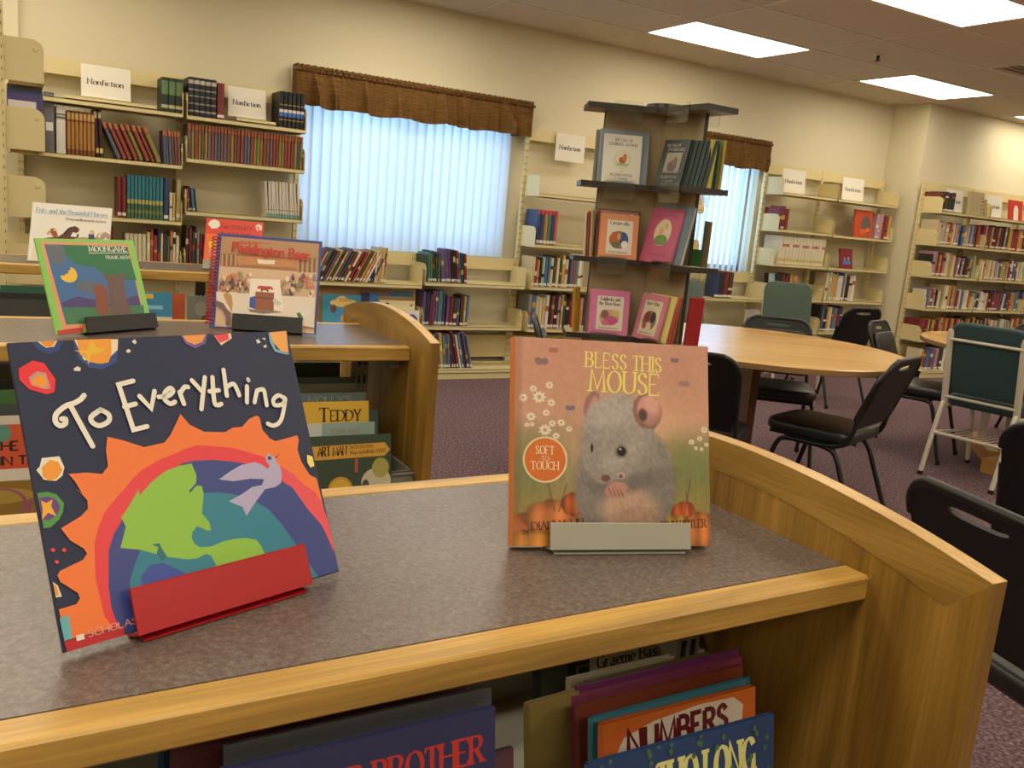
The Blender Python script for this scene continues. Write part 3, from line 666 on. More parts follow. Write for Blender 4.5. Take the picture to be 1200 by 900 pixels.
        if into is not None:
            a_ = R(lean); ox, oz = (x, wb * math.sin(a_)) if a_ >= 0 else (x - wb * (math.cos(a_) - 1), 0)
            book_geo(into, wb, hh, d, cov, bands, page, lab, M4=Matrix.Translation((ox, y + jit, z + .0008 + oz)) @ Matrix.Rotation(a_, 4, 'Y')); x += w; continue
        place_book(cache[key], x, y + jit, z, lean + (rnd.uniform(-1.5, 1.5) if lean and abs(lean) < 20 else 0), (nm + ', ' + place), group, wb, hh)
        x += w
rnd = random.Random(11)
ROWS = [
('', 'A1', 1.735, [(.872, 1.0, 3, .205, 0, 'green_gilt', 'left of the black volumes, top shelf')]),
('', 'B1', 1.73, [(1.032, 1.205, 5, .235, 0, 'black_gilt', 'on the top shelf, left of a sign'), (1.21, 1.255, 1, .222, 0, 'maroon', 'beside the black volumes, top shelf'), (1.609, 1.782, 6, .23, 0, 'black_set', 'on the top shelf, right of a sign')]),
('', 'A2', 1.415, [(.222, .278, 1, .345, 0, 'grey_binder', 'beside the end-on shelving'), (.284, .338, 1, .275, 0, 'white_volume', 'right of the grey binder'), (.342, .496, 7, .255, 0, 'tan_gilt', 'in the tan set'), (.501, .543, 2, .284, -3, 'darkbrown_gilt', 'beside the tan set'), (.62, .885, 8, .205, -24, 'orange_top', 'in the slanting group, left bay'), (.893, .996, 6, .204, -3, 'orange_top', 'in the upright group, left bay')]),
('', 'B2', 1.465, [(1.032, 1.782, 36, .214, 0, 'orange_top', 'in the long matched row')]),
('', 'A3', 1.06, [(.621, .672, 2, .25, 0, 'maroon', 'left of the teal set'), (.675, .889, 10, .265, 0, 'teal_set', 'in the teal set'), (.892, .925, 1, .265, 0, 'blue', 'right of the teal set'), (.928, .965, 2, .177, 0, 'mix', 'beside the tan slipcase'), (.968, .996, 1, .262, 0, 'tan_box', 'at the bay post, right of the teal set')]),
('', 'B3', 1.13, [(1.04, 1.1, 4, .161, -6, 'mix', 'under the long matched row'), (1.545, 1.778, 13, .236, -4, 'white_set', 'in the white set by the window')]),
('', 'A4', .73, [(.56, .60, 2, .27, 0, 'maroon', 'right of the horses picture book'), (.666, .789, 5, .233, 0, 'cream_set', 'in the cream set under the teal set'), (.792, .99, 10, .265, 0, 'mix', 'right of the cream set')]),
('', 'B4', .75, [(1.03, 1.10, 4, .286, 0, 'dark', 'left of the red comic cover'), (1.10, 1.22, 6, .259, 0, 'mixcool', 'just left of the red comic cover')]),
('', 'C1', .71, [(1.86, 2.34, 22, .235, 27, 'mix', 'in the slanting row below the blind'), (2.345, 2.43, 5, .26, 4, 'mixlight', 'ending the slanting row below the blind')]),
('', 'C2', .735, [(2.76, 2.88, 7, .234, -3, 'green_mix', 'in the green group below the blind'), (2.89, 3.11, 10, .255, -6, 'mixcool', 'right of the green group, below blind')]),
('', 'C2m', .40, [(2.75, 2.94, 9, .275, 0, 'mixcool', 'on the middle shelf behind the oak arch'), (2.953, 3.146, 7, .242, 0, 'mix', 'middle shelf, right group, behind oak arch')]),
('', 'C2b', .075, [(2.80, 2.992, 9, .285, -8, 'mix', 'on the bottom shelf above the carpet'), (3.006, 3.186, 8, .285, -14, 'mixcool', 'bottom shelf above the carpet, right group')]),
('', 'D1', 1.075, [(3.70, 3.89, 6, .271, 0, 'red_top', 'on the shelf under the hanging sign')]),
('', 'D2', .735, [(3.69, 3.84, 6, .245, 0, 'mixlight', 'two shelves under the hanging sign'), (3.845, 4.194, 13, .266, 0, 'mix', 'in the upper row left of tower')]),
('', 'D3', .39, [(3.69, 3.994, 10, .283, 0, 'mixlight', 'three shelves under the hanging sign'), (4.003, 4.28, 10, .292, 0, 'mix', 'in the lower row left of tower')]),
('', 'E1', 1.375, [(6.365, 6.50, 3, .217, 0, 'darkred', 'high beside the narrow window')]),
('', 'E2', 1.37, [(7.76, 7.995, 6, .27, 0, 'warmdark', 'right of the red bear-patch cover')]),
('', 'E3', 1.05, [(6.42, 7.06, 14, .265, 0, 'pale_set', 'in the wide cream set')]),
('', 'E4', .72, [(6.45, 6.74, 7, .24, -4, 'warmdark', 'above the far green chair'), (7.15, 7.58, 12, .285, 0, 'mixlight', 'under the small mountain cover')]),
('', 'E5', .40, [(7.13, 7.46, 9, .265, 0, 'mix', 'low behind the farthest black chair')]),
('', 'F4', .70, [(5.68, 5.90, 4, .25, 0, 'dark', 'under the narrow window')]),
]
for _, key, z, gs in ROWS:
    for (x0, x1, n, h, le, pal, desc) in gs:
        fill(desc, 'books ' + desc, x0, x1, n, h, le, pal, 6.28 - .215 + (-.06 if z < .1 else 0), z, rnd)
# end-on shelving: books whose covers face the room
def face_book(name, label, x, y, z, W, H, T, col, rz=0, tilt=0, art=None, page='ddd2b8', cat='book', group=None, hard=True):
    """book with its front cover turned outward (local -y); origin at the lower left of the cover"""
    t = thing(name, label, cat, (x, y, z), rz, group); t.rotation_euler = (R(-tilt), 0, rz); t.rotation_mode = 'XYZ'
    t.matrix_world = Matrix.Translation((x, y, z)) @ Matrix.Rotation(rz, 4, 'Z') @ Matrix.Rotation(-R(tilt), 4, 'X')
    c = lin(col); m = MB(); b = .0022 if hard else .0006
    m.box(0, W, 0, b, 0, H, c); m.box(0, W, T - b, T, 0, H, c)
    if hard: m.add([(0, 0, 0), (-.004, T / 2, 0), (0, T, 0), (0, 0, H), (-.004, T / 2, H), (0, T, H)], [(0, 1, 4, 3), (1, 2, 5, 4)], c)
    else: m.box(-.0006, 0, 0, T, 0, H, c)
    m.build('cover', BOOKM, t)
    p = MB(); q = .003 if hard else .0008; p.box(.001, W - q, b, T - b, q, H - q, lin(page)); p.build('page_block', BOOKM, t)
    if art:
        a = Art(W, H); art(a); a.build('cover_print', t, (0, -.0002, 0))
    return t
face_book('book', 'large purple-framed flat volume standing behind the end bracket at the left edge', .03, 5.03, 1.415, .15, .24, .012, '4a3a78', 0, 3, lambda a: a.rect(.0, .8, .1, .86, 'd8d2cc'))
face_book('book', 'blue-edged flat volume behind the purple one at the left edge', .03, 5.06, 1.415, .145, .262, .02, '2f4a72', 0, 3)
face_book('book', 'brown marbled volume, rearmost behind the left edge bracket', .03, 5.095, 1.415, .15, .285, .02, '6a5c48', 0, 3)

# R: the long runs on the right-hand wall, about 25 px tall each
rr = random.Random(5); RM = MB()
for k, z in enumerate((1.375, 1.05, .715, .39, .075)):
    x = 8.19
    while x < 10.5:
        nxt = min(x + rr.uniform(.22, .5), 10.75); n = max(3, int((nxt - x) / .034))
        for bx in (8.98, 9.89):
            if x < bx - .02 < nxt: nxt = bx - .02; n = max(1, int((nxt - x) / .034))
        if k == 4 and x > 9.9: break
        fill('', '', x, nxt, n, rr.uniform(.2, .25), rr.choice([0, 0, -4, 5]), rr.choice(['mix', 'mixlight', 'mix', 'mixlight', 'warmdark']), 5.88 - .2 + (-.06 if z < .1 else 0), z, rr, RM)
        x = nxt + rr.choice([.004, .01, .05])
        for bx in (8.98, 9.89):
            if bx - .03 < x < bx + .02: x = bx + .02
tag(RM.build('shelved_books', BOOKM), 'mixed upright books filling the five lower shelves of the far right wall', 'books', None, 'stuff')
fill('top shelf, far right wall', 'dark volumes on the far right wall', 8.17, 8.42, 5, .2, 0, 'dark', 5.68, 1.70, rr)
face_book('book', 'red cover with a white arch at the far right edge, top shelf', 9.36, 5.66, 1.70, .24, .21, .02, 'c8382a', 0, 8, lambda a: (a.ell(.5, .45, .18, .3, 'e8e2d4'), a.rect(.32, .68, .0, .45, 'e8e2d4')))
face_book('book', 'tan cover with a striped side standing on the top shelf, far right wall', 8.64, 5.66, 1.70, .25, .235, .03, 'b3a37a', 0, 6, lambda a: [a.rect(.8, 1, .1 + i * .16, .16 + i * .16, 'b05a4a' if i % 2 else '8a8a80') for i in range(5)])
face_book('book', 'red cover with a dark bear-shaped patch facing out on the wall shelf', 7.44, 6.06, 1.37, .27, .275, .02, 'c04a26', 0, 6, lambda a: (a.ell(.62, .45, .26, .34, '5c5850'), a.ell(.5, .22, .2, .1, 'e0601c'), a.ell(.75, .3, .1, .08, 'e8742a')))
face_book('book', 'small dark red cover with blue mountains facing out on the wall shelf', 7.29, 6.04, 1.05, .18, .20, .02, '7a1c28', 0, 12, lambda a: (a.poly([(.15, .2), (.35, .55), (.5, .3), (.66, .6), (.88, .2)], '4a70b8'), a.poly([(.3, .46), (.35, .55), (.4, .46)], 'e4e4ea'), a.poly([(.6, .48), (.66, .6), (.72, .48)], 'e4e4ea')))
face_book('book', 'pale blue cover facing out on the low shelf beside the narrow window', 6.36, 6.06, .72, .09, .235, .01, '9fb6bc', 0, 6)
face_book('book', 'white cover with a blue band on the fifth shelf behind the far green chair', 6.12, 6.07, .40, .18, .2, .03, 'd6d2c4', 0, 5, lambda a: a.rect(.1, .9, .3, .6, '4a6a9a'))
# big flat picture books on the lower shelf under the wide window
face_book('book', 'very large tan board book with round corners, rearmost under the wide window', 1.93, 6.16, .40, .80, .262, .012, 'd0ae7c', 0, 5, lambda a: (a.rect(.55, .97, .78, .93, '5a94b8'), a.rect(.42, .72, .84, .92, 'c8744c')))
face_book('book', 'blue picture book with a yellow title panel under the wide window', 1.975, 6.08, .40, .29, .215, .01, '3a92b4', 0, 7, lambda a: (a.ell(.55, .72, .36, .14, 'f2d27a'), a.ell(.5, .84, .14, .12, 'f2d27a'), a.text('BABY', .13, .165, .025, 'c8402c', serif=False), a.rect(.35, .75, 0, .45, '3f8fd0'), a.ell(.28, .52, .08, .14, '6a4a3a'), a.ell(.6, .2, .14, .14, 'e08a2c')))
face_book('book', 'small navy and blue picture book beside the yellow-titled one', 2.272, 6.10, .40, .13, .235, .01, '1f2c5e', 0, 6, lambda a: a.rect(.5, 1, 0, 1, '2a78b8'))
face_book('book', 'pale yellow wide picture book with small animal marks under the wide window', 2.41, 6.07, .40, .28, .185, .01, 'ece0ac', 0, 7, lambda a: (a.ell(.2, .85, .06, .06, '3a342c'), a.ell(.9, .82, .03, .06, '9a6a3c'), a.rect(0, 1, 0, .66, 'd8d0bc')))
face_book('book', 'cream and blue cover at the right end under the wide window', 2.56, 6.03, .40, .15, .12, .01, 'd8d4c8', 0, 7, lambda a: a.ell(.6, .4, .3, .35, '4a5a9a'))

# ============================================================ SIGNS
def sign(x, y, z, W, H, label, lean=8, hang=False, seed=0):
    t = thing('paper_sign', label, 'sign', (x, y, z)); t.matrix_world = Matrix.Translation((x, y, z)) @ Matrix.Rotation(-R(lean), 4, 'X')
    MB().box(0, W, 0, .0015, 0, H).build('sheet', PAPER, t)
    a = Art(W, H); a.text('Nonfiction', W / 2, H * .42, H * .155, '2a2826', .22, .08, True, 1, .1, 0, True, fit=W * .74); a.build('lettering', t, (0, -.0004, 0))
    if not hang: MB().box(-.0, W, -.03, .0, -.001, .0).build('folded_foot', PAPER, t)
    return t
def ledge(x0, x1, y, z, label):
    t = thing('display_ledge', label, 'ledge', (x0, y, z + .001)); W = x1 - x0
    MB().box(0, W, -.09, .03, 0, .004).box(0, W, -.09, -.086, 0, .022).build('tray', STEEL, t)
ledge(.33, .84, 6.14, 1.735, 'cream metal display ledge under the leftmost sign')
ledge(1.33, 1.585, 6.14, 1.73, 'cream metal display ledge under the second sign')
sign(.425, 6.14, 1.765, .278, .2, 'white paper sign in large print, leftmost, above the tan set')
sign(1.295, 6.14, 1.76, .246, .2, 'white paper sign in large print between the black volumes, left wall')
sign(3.915, 6.245, 1.757, .285, .22, 'white paper sign hanging from the rail between the two windows', 0, True)
sign(6.458, 6.17, 1.724, .31, .225, 'white paper sign on the top shelf nearest the narrow window', 5)
sign(7.305, 6.17, 1.724, .32, .225, 'white paper sign on the top shelf beside the wall corner', 5)
sign(8.30, 5.70, 1.704, .28, .225, 'white paper sign on the far right wall, first of two', 5)
sign(9.00, 5.70, 1.704, .27, .225, 'white paper sign on the far right wall, second of two', 5)

# ============================================================ LOW OAK BOOKCASES
def bookcase(label, ox, oy, th, ct, strip_t, L=1.86, half=.34, rise=.04, lip=.045, bins=((.30, .52), (-.1, .1))):
    """local frame: x=0 is the inner face of the right end panel, y=0 the centre line, ct the counter height"""
    t = thing('low_bookcase', label, 'bookcase', (ox, oy, 0), th, 'low double-sided oak bookcases')
    m = MB(); m.box(-L, -.0005, -.179, .179, ct - .026, ct); m.build('counter', LAMINATE, t)
    for sy, nm in ((-1, 'front'), (1, 'back')):
        y0, y1 = sorted((sy * .179, sy * .2125)); m = MB(); e = .003
        o = [(y0 + e, ct - strip_t), (y1 - e, ct - strip_t), (y1, ct - strip_t + e), (y1, ct - e + .0006), (y1 - e, ct + .0006), (y0 + e, ct + .0006), (y0, ct - e + .0006), (y0, ct - strip_t + e)]
        for x in (-L, -.0004): m.v += [(x, p[0], p[1]) for p in o]
        n = len(o)
        for k in range(n): m.f.append((k, (k + 1) % n, n + (k + 1) % n, n + k)); m.c.append(None); m.m.append(0)
        m.f += [tuple(range(n)), tuple(range(n, 2 * n))]; m.c += [None] * 2; m.m += [0, 0]
        m.build('counter_edge', OAK_X, t)
    zt = ct + lip
    def arc(y): return zt + rise * (1 - (y / half) ** 2)
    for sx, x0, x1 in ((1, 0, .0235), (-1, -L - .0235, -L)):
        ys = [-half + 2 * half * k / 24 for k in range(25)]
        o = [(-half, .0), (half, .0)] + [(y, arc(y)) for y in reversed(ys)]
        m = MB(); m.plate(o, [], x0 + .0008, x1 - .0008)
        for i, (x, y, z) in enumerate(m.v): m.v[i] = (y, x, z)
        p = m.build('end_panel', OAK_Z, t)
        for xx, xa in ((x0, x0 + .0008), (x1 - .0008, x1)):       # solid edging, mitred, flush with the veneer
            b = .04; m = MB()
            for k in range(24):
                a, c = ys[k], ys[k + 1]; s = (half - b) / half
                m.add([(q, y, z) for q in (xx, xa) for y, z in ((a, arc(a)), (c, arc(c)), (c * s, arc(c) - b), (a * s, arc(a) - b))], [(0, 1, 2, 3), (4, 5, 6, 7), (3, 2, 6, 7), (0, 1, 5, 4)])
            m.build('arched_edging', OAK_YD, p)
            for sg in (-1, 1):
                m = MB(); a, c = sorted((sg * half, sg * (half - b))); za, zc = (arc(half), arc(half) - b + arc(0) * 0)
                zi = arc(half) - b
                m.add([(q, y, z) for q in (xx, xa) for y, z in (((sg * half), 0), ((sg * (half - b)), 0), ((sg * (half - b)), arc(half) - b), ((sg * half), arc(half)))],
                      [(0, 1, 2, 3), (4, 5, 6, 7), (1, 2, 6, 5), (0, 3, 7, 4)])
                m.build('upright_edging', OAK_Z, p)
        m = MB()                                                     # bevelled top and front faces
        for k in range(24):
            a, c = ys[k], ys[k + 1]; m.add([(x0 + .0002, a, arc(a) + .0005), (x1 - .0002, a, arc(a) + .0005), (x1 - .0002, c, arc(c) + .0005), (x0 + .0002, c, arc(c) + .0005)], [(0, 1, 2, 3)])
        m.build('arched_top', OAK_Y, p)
    for xx in (-.055, -L / 2, -L + .055):
        u = MB().box(xx - .018, xx + .018, -.018, .018, 0, ct - .03).build('upright', GREYST, t)
        s = MB()
        for k in range(16):
            z = .1 + k * .05
            for sy in (-1, 1): s.box(xx - .011, xx - .004, sy * .0186 - .0006, sy * .0186 + .0006, z, z + .022).box(xx + .004, xx + .011, sy * .0186 - .0006, sy * .0186 + .0006, z, z + .022)
        o = s.build('slot', STEEL_D, u); o['kind'] = 'stuff'
    m = MB(); m.box(-.03, -.002, -.16, -.10, ct - .062, ct - .027).tube([(-.016, -.161, ct - .045), (-.016, -.166, ct - .045)], .008, 8); m.build('counter_clip', GREYST, t)
    for (z0, z1) in bins:
        if z0 < 0: continue
        for sy in (-1, 1):
            for xa, xb in ((-L / 2 + .005, -.006), (-L + .006, -L / 2 - .005)):
                m = MB(); y0, y1 = sorted((sy * .03, sy * .295)); yl = sy * .295
                m.box(xa, xb, y0, y1, z0, z0 + .003); m.box(xa, xb, yl - .004, yl + .004, z0, z1); m.box(xa, xb, yl - .012, yl + .012, z1 - .004, z1)
                for xs_ in (xa, xb - .003): m.box(xs_, xs_ + .003, y0, y1, z0, z1)
                m.build('book_bin', GREYST, t)
    m = MB().box(-L, 0, -.26, .26, 0, .09); m.build('plinth', DKEDGE, t)
    return t
bookcase('nearest low oak bookcase, its brown counter holding the two large picture books', .785, .765, 0, .93, .0275, bins=((.53, .625), (.12, .22)))
bookcase('second low oak bookcase, behind the nearest, with a green and a spiral-bound book on top', .877, 2.195, -.03, .93, .0345, lip=.032, rise=.047, bins=((.53, .635), (.12, .22)))
bookcase('third low oak bookcase, farthest from the camera, with the horses picture book on top', .72, 3.585, -.09, .97, .034, lip=.03, rise=.045, bins=((.56, .66), (.12, .22)))

# ============================================================ DISPLAY STANDS AND COVERS
ART = {
'everything':[('P','2b4785',[67,1004,158,1000,144,967,108,955,80,973]),
('P','f3dcae',[83,1003,142,1001,129,980,103,978]),
('P','f59a3c',[90,1003,138,1001,123,981,101,981]),
('P','33508f',[191,1002,335,996,318,915,266,891,225,900,195,937]),
('P','f6e6c3',[195,1002,336,996,327,957,270,911,212,929]),
('P','f7a43c',[202,1002,313,999,305,944,289,914,258,912,228,921,203,950]),
('P','f2c23c',[187,963,229,962,248,1000,261,968,292,967,263,946,239,948,224,911,222,949,204,957]),
('P','f3353f',[14,912,58,937,90,926,115,868,105,826,82,820,33,842,11,876]),
('P','c79aa0',[38,881,63,900,90,893,96,840,77,838,41,856]),
('P','f9a23a',[44,870,68,890,86,882,88,857,80,843,46,857]),
('P','efe9d6',[33,614,84,612,93,574,82,547,61,534,28,544,12,578,23,588]),
('P','f6a133',[28,584,56,605,78,594,86,565,65,541,43,537,26,554]),
('P','ece6d5',[175,900,188,908,198,901,194,890,176,893]),
('P','ece6d5',[354,952,364,959,371,951,364,944,356,946]),
('P','ece6d5',[380,985,392,993,397,981,388,974]),
('P','7b5fa5',[560,998,660,998,645,964,604,947,571,964]),
('P','f7a24c',[565,998,654,999,635,971,604,961,577,975]),
('P','f3d3a8',[684,995,755,999,755,979,706,953]),
('P','ef4a5a',[684,995,743,998,742,976,705,963]),
('P','e9e6dc',[853,967,865,970,872,955,856,952]),
('P','e9e6dc',[880,973,894,974,894,963]),
('P','e9e6dc',[879,941,893,946,894,935,881,933]),
('P','7fb3cf',[913,993,926,994,931,926,990,900,972,899,924,914,910,956]),
('P','f5ad55',[919,995,995,999,984,905,950,917,925,955]),
('P','4e9a45',[2,505,30,504,55,491,72,459,65,433,51,411,23,390,2,391]),
('P','6d3a86',[4,488,28,490,52,475,59,449,48,427,24,414,1,419]),
('P','f4b431',[9,480,22,469,42,477,34,456,44,422,22,437,2,419,9,453]),
('P','e8404a',[9,321,18,326,24,317,17,311]),
('P','e8404a',[40,313,49,319,55,310,48,303]),
('P','e8404a',[14,282,22,287,28,278,21,272]),
('P','e8e0cc',[-2,222,12,207,18,170,1,172]),
('P','f0a23c',[-1,219,9,202,10,177,1,178]),
('P','f97f38',[100,550,153,546,201,533,223,556,226,611,239,656,285,637,351,603,421,609,449,634,493,697,498,705,524,662,571,629,650,617,683,630,721,629,755,655,789,665,799,657,800,607,823,569,844,555,896,560,942,565,945,545,930,508,935,460,959,401,987,381,994,105,994,10,172,32,6,36,3,134,54,136,67,151,64,169,21,216,16,238,26,250,96,268,111,285,105,302,69,338,50,381,113,407,138,427,141,455,116,497,130,479,115,523]),
('P','f5e37a',[967,482,990,471,989,432,970,428,961,452]),
('P','ee3f49',[147,34,128,74,125,134,122,201,138,312,160,363,188,408,258,471,247,457,284,493,327,525,397,552,467,569,479,574,536,583,578,575,670,553,733,525,790,498,844,451,886,417,924,368,969,325,994,220,997,150,996,97,986,46,940,231,871,359,818,414]),
('P','f0555f',[845,455,893,412,937,351,983,295,996,212,997,93,982,47,955,159,869,352,836,403]),
('P','3a4890',[184,3,160,46,152,96,156,168,176,279,201,329,242,377,299,424,424,506,469,526,518,529,588,520,658,502,723,482,778,447,817,410,873,366,917,274,965,195,978,147,994,74,997,13,984,5,901,5,830,5,595,-6,325,-4]),
('P','2f86a0',[217,102,221,162,249,217,276,261,468,385,525,408,576,400,631,383,706,345,758,299,798,232,830,165,856,108,877,59,901,5,830,5,525,1,325,-4]),
('P','3d55b0',[259,171,295,202,339,198,383,164,411,137,397,167,421,121,346,103,277,103,259,139]),
('P','93c947',[233,379,255,400,306,462,305,440,358,483,408,509,457,518,447,519,502,520,511,477,505,450,480,427,500,441,523,433,523,402,503,336,523,301,524,270,510,273,477,296,456,278,450,260,457,235,475,220,515,214,559,222,603,221,646,215,684,199,697,175,705,144,754,122,776,113,697,111,512,110,515,150,505,183,490,193,454,185,421,190,367,210,355,216,346,238,329,229,275,258,213,279,242,345]),
('P','2b6f80',[313,268,339,266,344,245,355,216,334,205,323,234,333,253]),
('P','3a4890',[473,425,493,439,514,442,497,434,478,417]),
('P','b9b2d8',[590,446,635,467,685,485,740,488,768,473,787,453,797,463,786,487,791,503,806,513,808,506,822,497,829,484,826,481,840,452,841,421,828,389,801,379,760,379,732,355,703,331,665,294,657,330,610,360,668,378,710,396,750,396,764,417,710,428,642,430]),
('P','23242c',[827,492,851,505,831,488]),
('P','2c3550',[797,499,807,501,813,492,806,485,796,489]),
('P','c3202a',[1,34,178,30,177,-4,4,1]),
('P','6cb7c4',[-1,107,27,109,25,37,2,35]),
('S',1,[110,733,120,731,117,716,101,711,90,727,97,752,129,775,156,782,178,793,190,805]),
('S',0,[143,773,187,630]),
('S',1,[233,750,200,730,200,710,221,696,251,708,255,731,233,750]),
('S',0,[356,841,306,832,326,668,373,674]),
('S',0,[311,752,349,758]),
('S',0,[368,784,399,736,422,797]),
('S',1,[433,775,467,776,487,791,479,803,459,790,451,766,468,746,486,751]),
('S',0,[510,785,517,740]),
('S',1,[515,785,531,802,544,801]),
('S',0,[563,825,591,782]),
('S',0,[614,832,577,714]),
('S',1,[643,830,631,737,642,722,656,725]),
('S',0,[621,777,657,778]),
('S',0,[692,855,684,754]),
('S',1,[691,788,720,797,730,769,733,751]),
('S',0,[772,783,758,720]),
('S',0,[782,809,783,806]),
('S',0,[789,717,809,762]),
('S',1,[809,762,837,763,838,728,837,700]),
('S',1,[920,717,897,734,870,720,871,697,905,697,922,717,892,647,869,622,843,617,825,627])],
'moon':[('P','8fce62',[1,1004,1001,1005,1025,-22,8,-1]),
('P','e8a070',[46,969,934,956,935,103,256,42,66,48]),
('P','3d6fa8',[75,938,919,927,922,133,271,114,108,94]),
('P','23744a',[220,938,919,927,936,540,767,555,613,598,509,694,344,725,260,808]),
('P','5f6a78',[75,938,245,938,256,826,189,700,103,755]),
('P','5f6a78',[285,516,361,559,528,526,569,468,417,409,291,461]),
('P','4b3f7a',[106,325,276,388,438,343,566,280,797,344,916,376,923,182,128,233]),
('P','3f7d55',[121,279,421,261,949,258,939,122,267,96,109,99]),
('P','6d544f',[584,646,649,597,710,633,739,594,840,640,787,516,779,344,805,160,574,148,602,372,612,523]),
('P','8a4a35',[459,491,541,506,590,467,585,373,569,195,488,163,435,204,450,361]),
('P','f5c73e',[276,702,305,683,322,650,323,606,305,566,273,542,230,536,189,550,164,574,158,603,182,614,200,608,215,631,238,630,248,663,269,669]),
('P','c8373a',[9,44,260,60,257,5,12,-6])],
'padd':[('P','33458f',[4,1000,1000,1000,1001,-16,0,0]),
('P','d9b896',[39,970,973,971,983,2,48,13]),
('P','b98f66',[39,970,973,971,975,820,41,787]),
('P','a8774d',[41,787,975,820,980,657,46,648]),
('P','c8462e',[239,942,273,942,177,892,137,891]),
('P','c8462e',[300,940,333,941,230,898,190,897]),
('P','c8462e',[361,939,394,940,283,904,242,902]),
('P','c8462e',[422,938,456,939,336,910,296,908]),
('P','c8462e',[484,937,518,938,390,916,349,914]),
('P','c8462e',[546,936,580,937,444,922,403,920]),
('P','caa06c',[55,773,68,773,73,651,60,651]),
('P','7a5a48',[76,775,89,775,94,653,81,653]),
('P','caa06c',[97,777,110,777,115,655,102,655]),
('P','7a5a48',[118,779,131,779,136,657,122,657]),
('P','caa06c',[138,781,152,781,156,659,143,659]),
('P','7a5a48',[159,784,173,783,177,661,164,661]),
('P','caa06c',[180,786,193,786,198,663,185,663]),
('P','7a5a48',[201,788,214,788,219,665,206,665]),
('P','caa06c',[222,790,236,790,240,667,227,667]),
('P','caa06c',[774,783,788,783,793,640,779,640]),
('P','7a5a48',[796,786,811,785,815,642,801,642]),
('P','caa06c',[819,788,833,788,838,644,824,644]),
('P','7a5a48',[842,790,856,790,860,646,846,647]),
('P','caa06c',[864,792,879,792,883,648,869,649]),
('P','7a5a48',[887,795,901,794,906,650,891,651]),
('P','caa06c',[910,797,924,797,929,652,914,653]),
('P','7a5a48',[933,799,947,799,951,655,937,655]),
('P','caa06c',[956,802,970,801,974,657,960,657]),
('P','c98a55',[200,772,774,783,774,686,207,679]),
('P','f0e2cc',[389,752,566,754,556,710,406,707]),
('P','efd9c2',[240,472,260,508,286,476,280,438,252,436]),
('P','c49b7b',[204,435,222,470,247,439,241,403,215,401]),
('P','d88a6a',[165,450,185,486,210,454,204,416,177,414]),
('P','c49b7b',[736,577,746,595,759,579,756,559,742,558]),
('P','efd9c2',[743,439,758,467,778,442,773,413,752,412]),
('P','5b4b52',[682,425,702,459,726,428,720,393,693,391]),
('P','c9744f',[157,504,167,523,181,506,178,485,163,484]),
('P','8e8f6b',[231,387,249,420,272,390,266,356,242,354]),
('P','d88a6a',[808,526,823,552,842,529,837,502,817,500]),
('P','d88a6a',[656,414,669,437,685,416,681,392,663,390]),
('P','c49b7b',[653,537,674,574,700,541,694,503,665,500]),
('P','c49b7b',[230,414,242,436,258,416,254,393,237,391]),
('P','5b4b52',[139,479,159,517,186,483,179,444,152,442]),
('P','8e8f6b',[114,414,133,450,158,418,152,381,126,379]),
('P','8e8f6b',[49,485,68,521,92,489,87,453,61,451]),
('P','c9744f',[80,450,93,475,110,453,106,427,88,425]),
('P','7d5547',[861,558,883,598,912,562,904,521,874,518]),
('P','c49b7b',[301,569,317,598,337,573,332,543,311,541]),
('P','efd9c2',[902,416,920,447,942,419,936,387,912,385]),
('P','d88a6a',[168,569,181,593,198,572,194,547,176,545]),
('P','d88a6a',[812,535,828,564,849,538,844,508,821,506]),
('P','c49b7b',[618,480,629,500,643,482,639,462,624,461]),
('P','efd9c2',[925,450,941,477,960,453,955,425,934,423]),
('P','efd9c2',[678,557,694,584,713,560,708,532,687,530]),
('P','efd9c2',[266,522,276,539,288,524,285,506,272,505]),
('P','5b4b52',[62,449,72,468,86,451,83,431,68,430]),
('P','efd9c2',[899,614,912,638,929,617,924,593,906,591]),
('P','efd9c2',[312,512,330,545,354,515,348,481,323,479]),
('P','d88a6a',[795,558,810,584,828,561,824,534,804,532]),
('P','c49b7b',[720,603,739,635,762,607,756,573,731,571]),
('P','5b4b52',[148,476,166,510,190,480,184,444,159,442]),
('P','8e8f6b',[239,544,256,574,277,547,272,515,249,513]),
('P','efd9c2',[121,455,138,486,159,458,154,426,132,424]),
('P','7d5547',[244,419,254,438,267,421,264,402,250,400]),
('P','c49b7b',[698,562,714,589,733,565,728,537,707,535]),
('P','c49b7b',[222,556,242,593,268,560,262,521,234,519]),
('P','c49b7b',[323,417,335,438,349,419,346,398,330,397]),
('P','5b4b52',[292,422,302,440,315,424,312,404,298,403]),
('P','5b4b52',[803,517,819,543,838,519,833,492,812,490]),
('P','c9744f',[865,584,881,612,901,587,896,558,874,556]),
('P','c49b7b',[789,483,805,510,824,486,819,458,798,456]),
('P','7d5547',[911,426,921,444,934,427,931,408,917,407]),
('P','c49b7b',[717,409,731,434,748,412,744,386,725,385]),
('P','c49b7b',[223,567,243,604,269,571,263,532,235,529]),
('P','c9744f',[132,526,152,562,177,530,171,493,144,490]),
('P','8e8f6b',[662,415,679,445,700,418,695,387,672,385]),
('P','7d5547',[53,423,68,450,87,426,82,397,62,396]),
('P','c49b7b',[240,577,254,603,271,580,267,554,248,552]),
('P','efd9c2',[894,490,906,511,920,493,917,471,901,470]),
('P','d88a6a',[915,506,935,541,960,510,954,474,927,471]),
('P','d88a6a',[196,420,207,440,220,422,217,402,203,401]),
('P','c49b7b',[864,515,886,551,912,519,905,481,877,478]),
('P','efd9c2',[76,518,92,548,112,521,108,490,86,488]),
('P','d88a6a',[332,421,342,439,354,423,351,404,338,403]),
('P','c9744f',[142,551,156,578,175,554,171,526,151,524]),
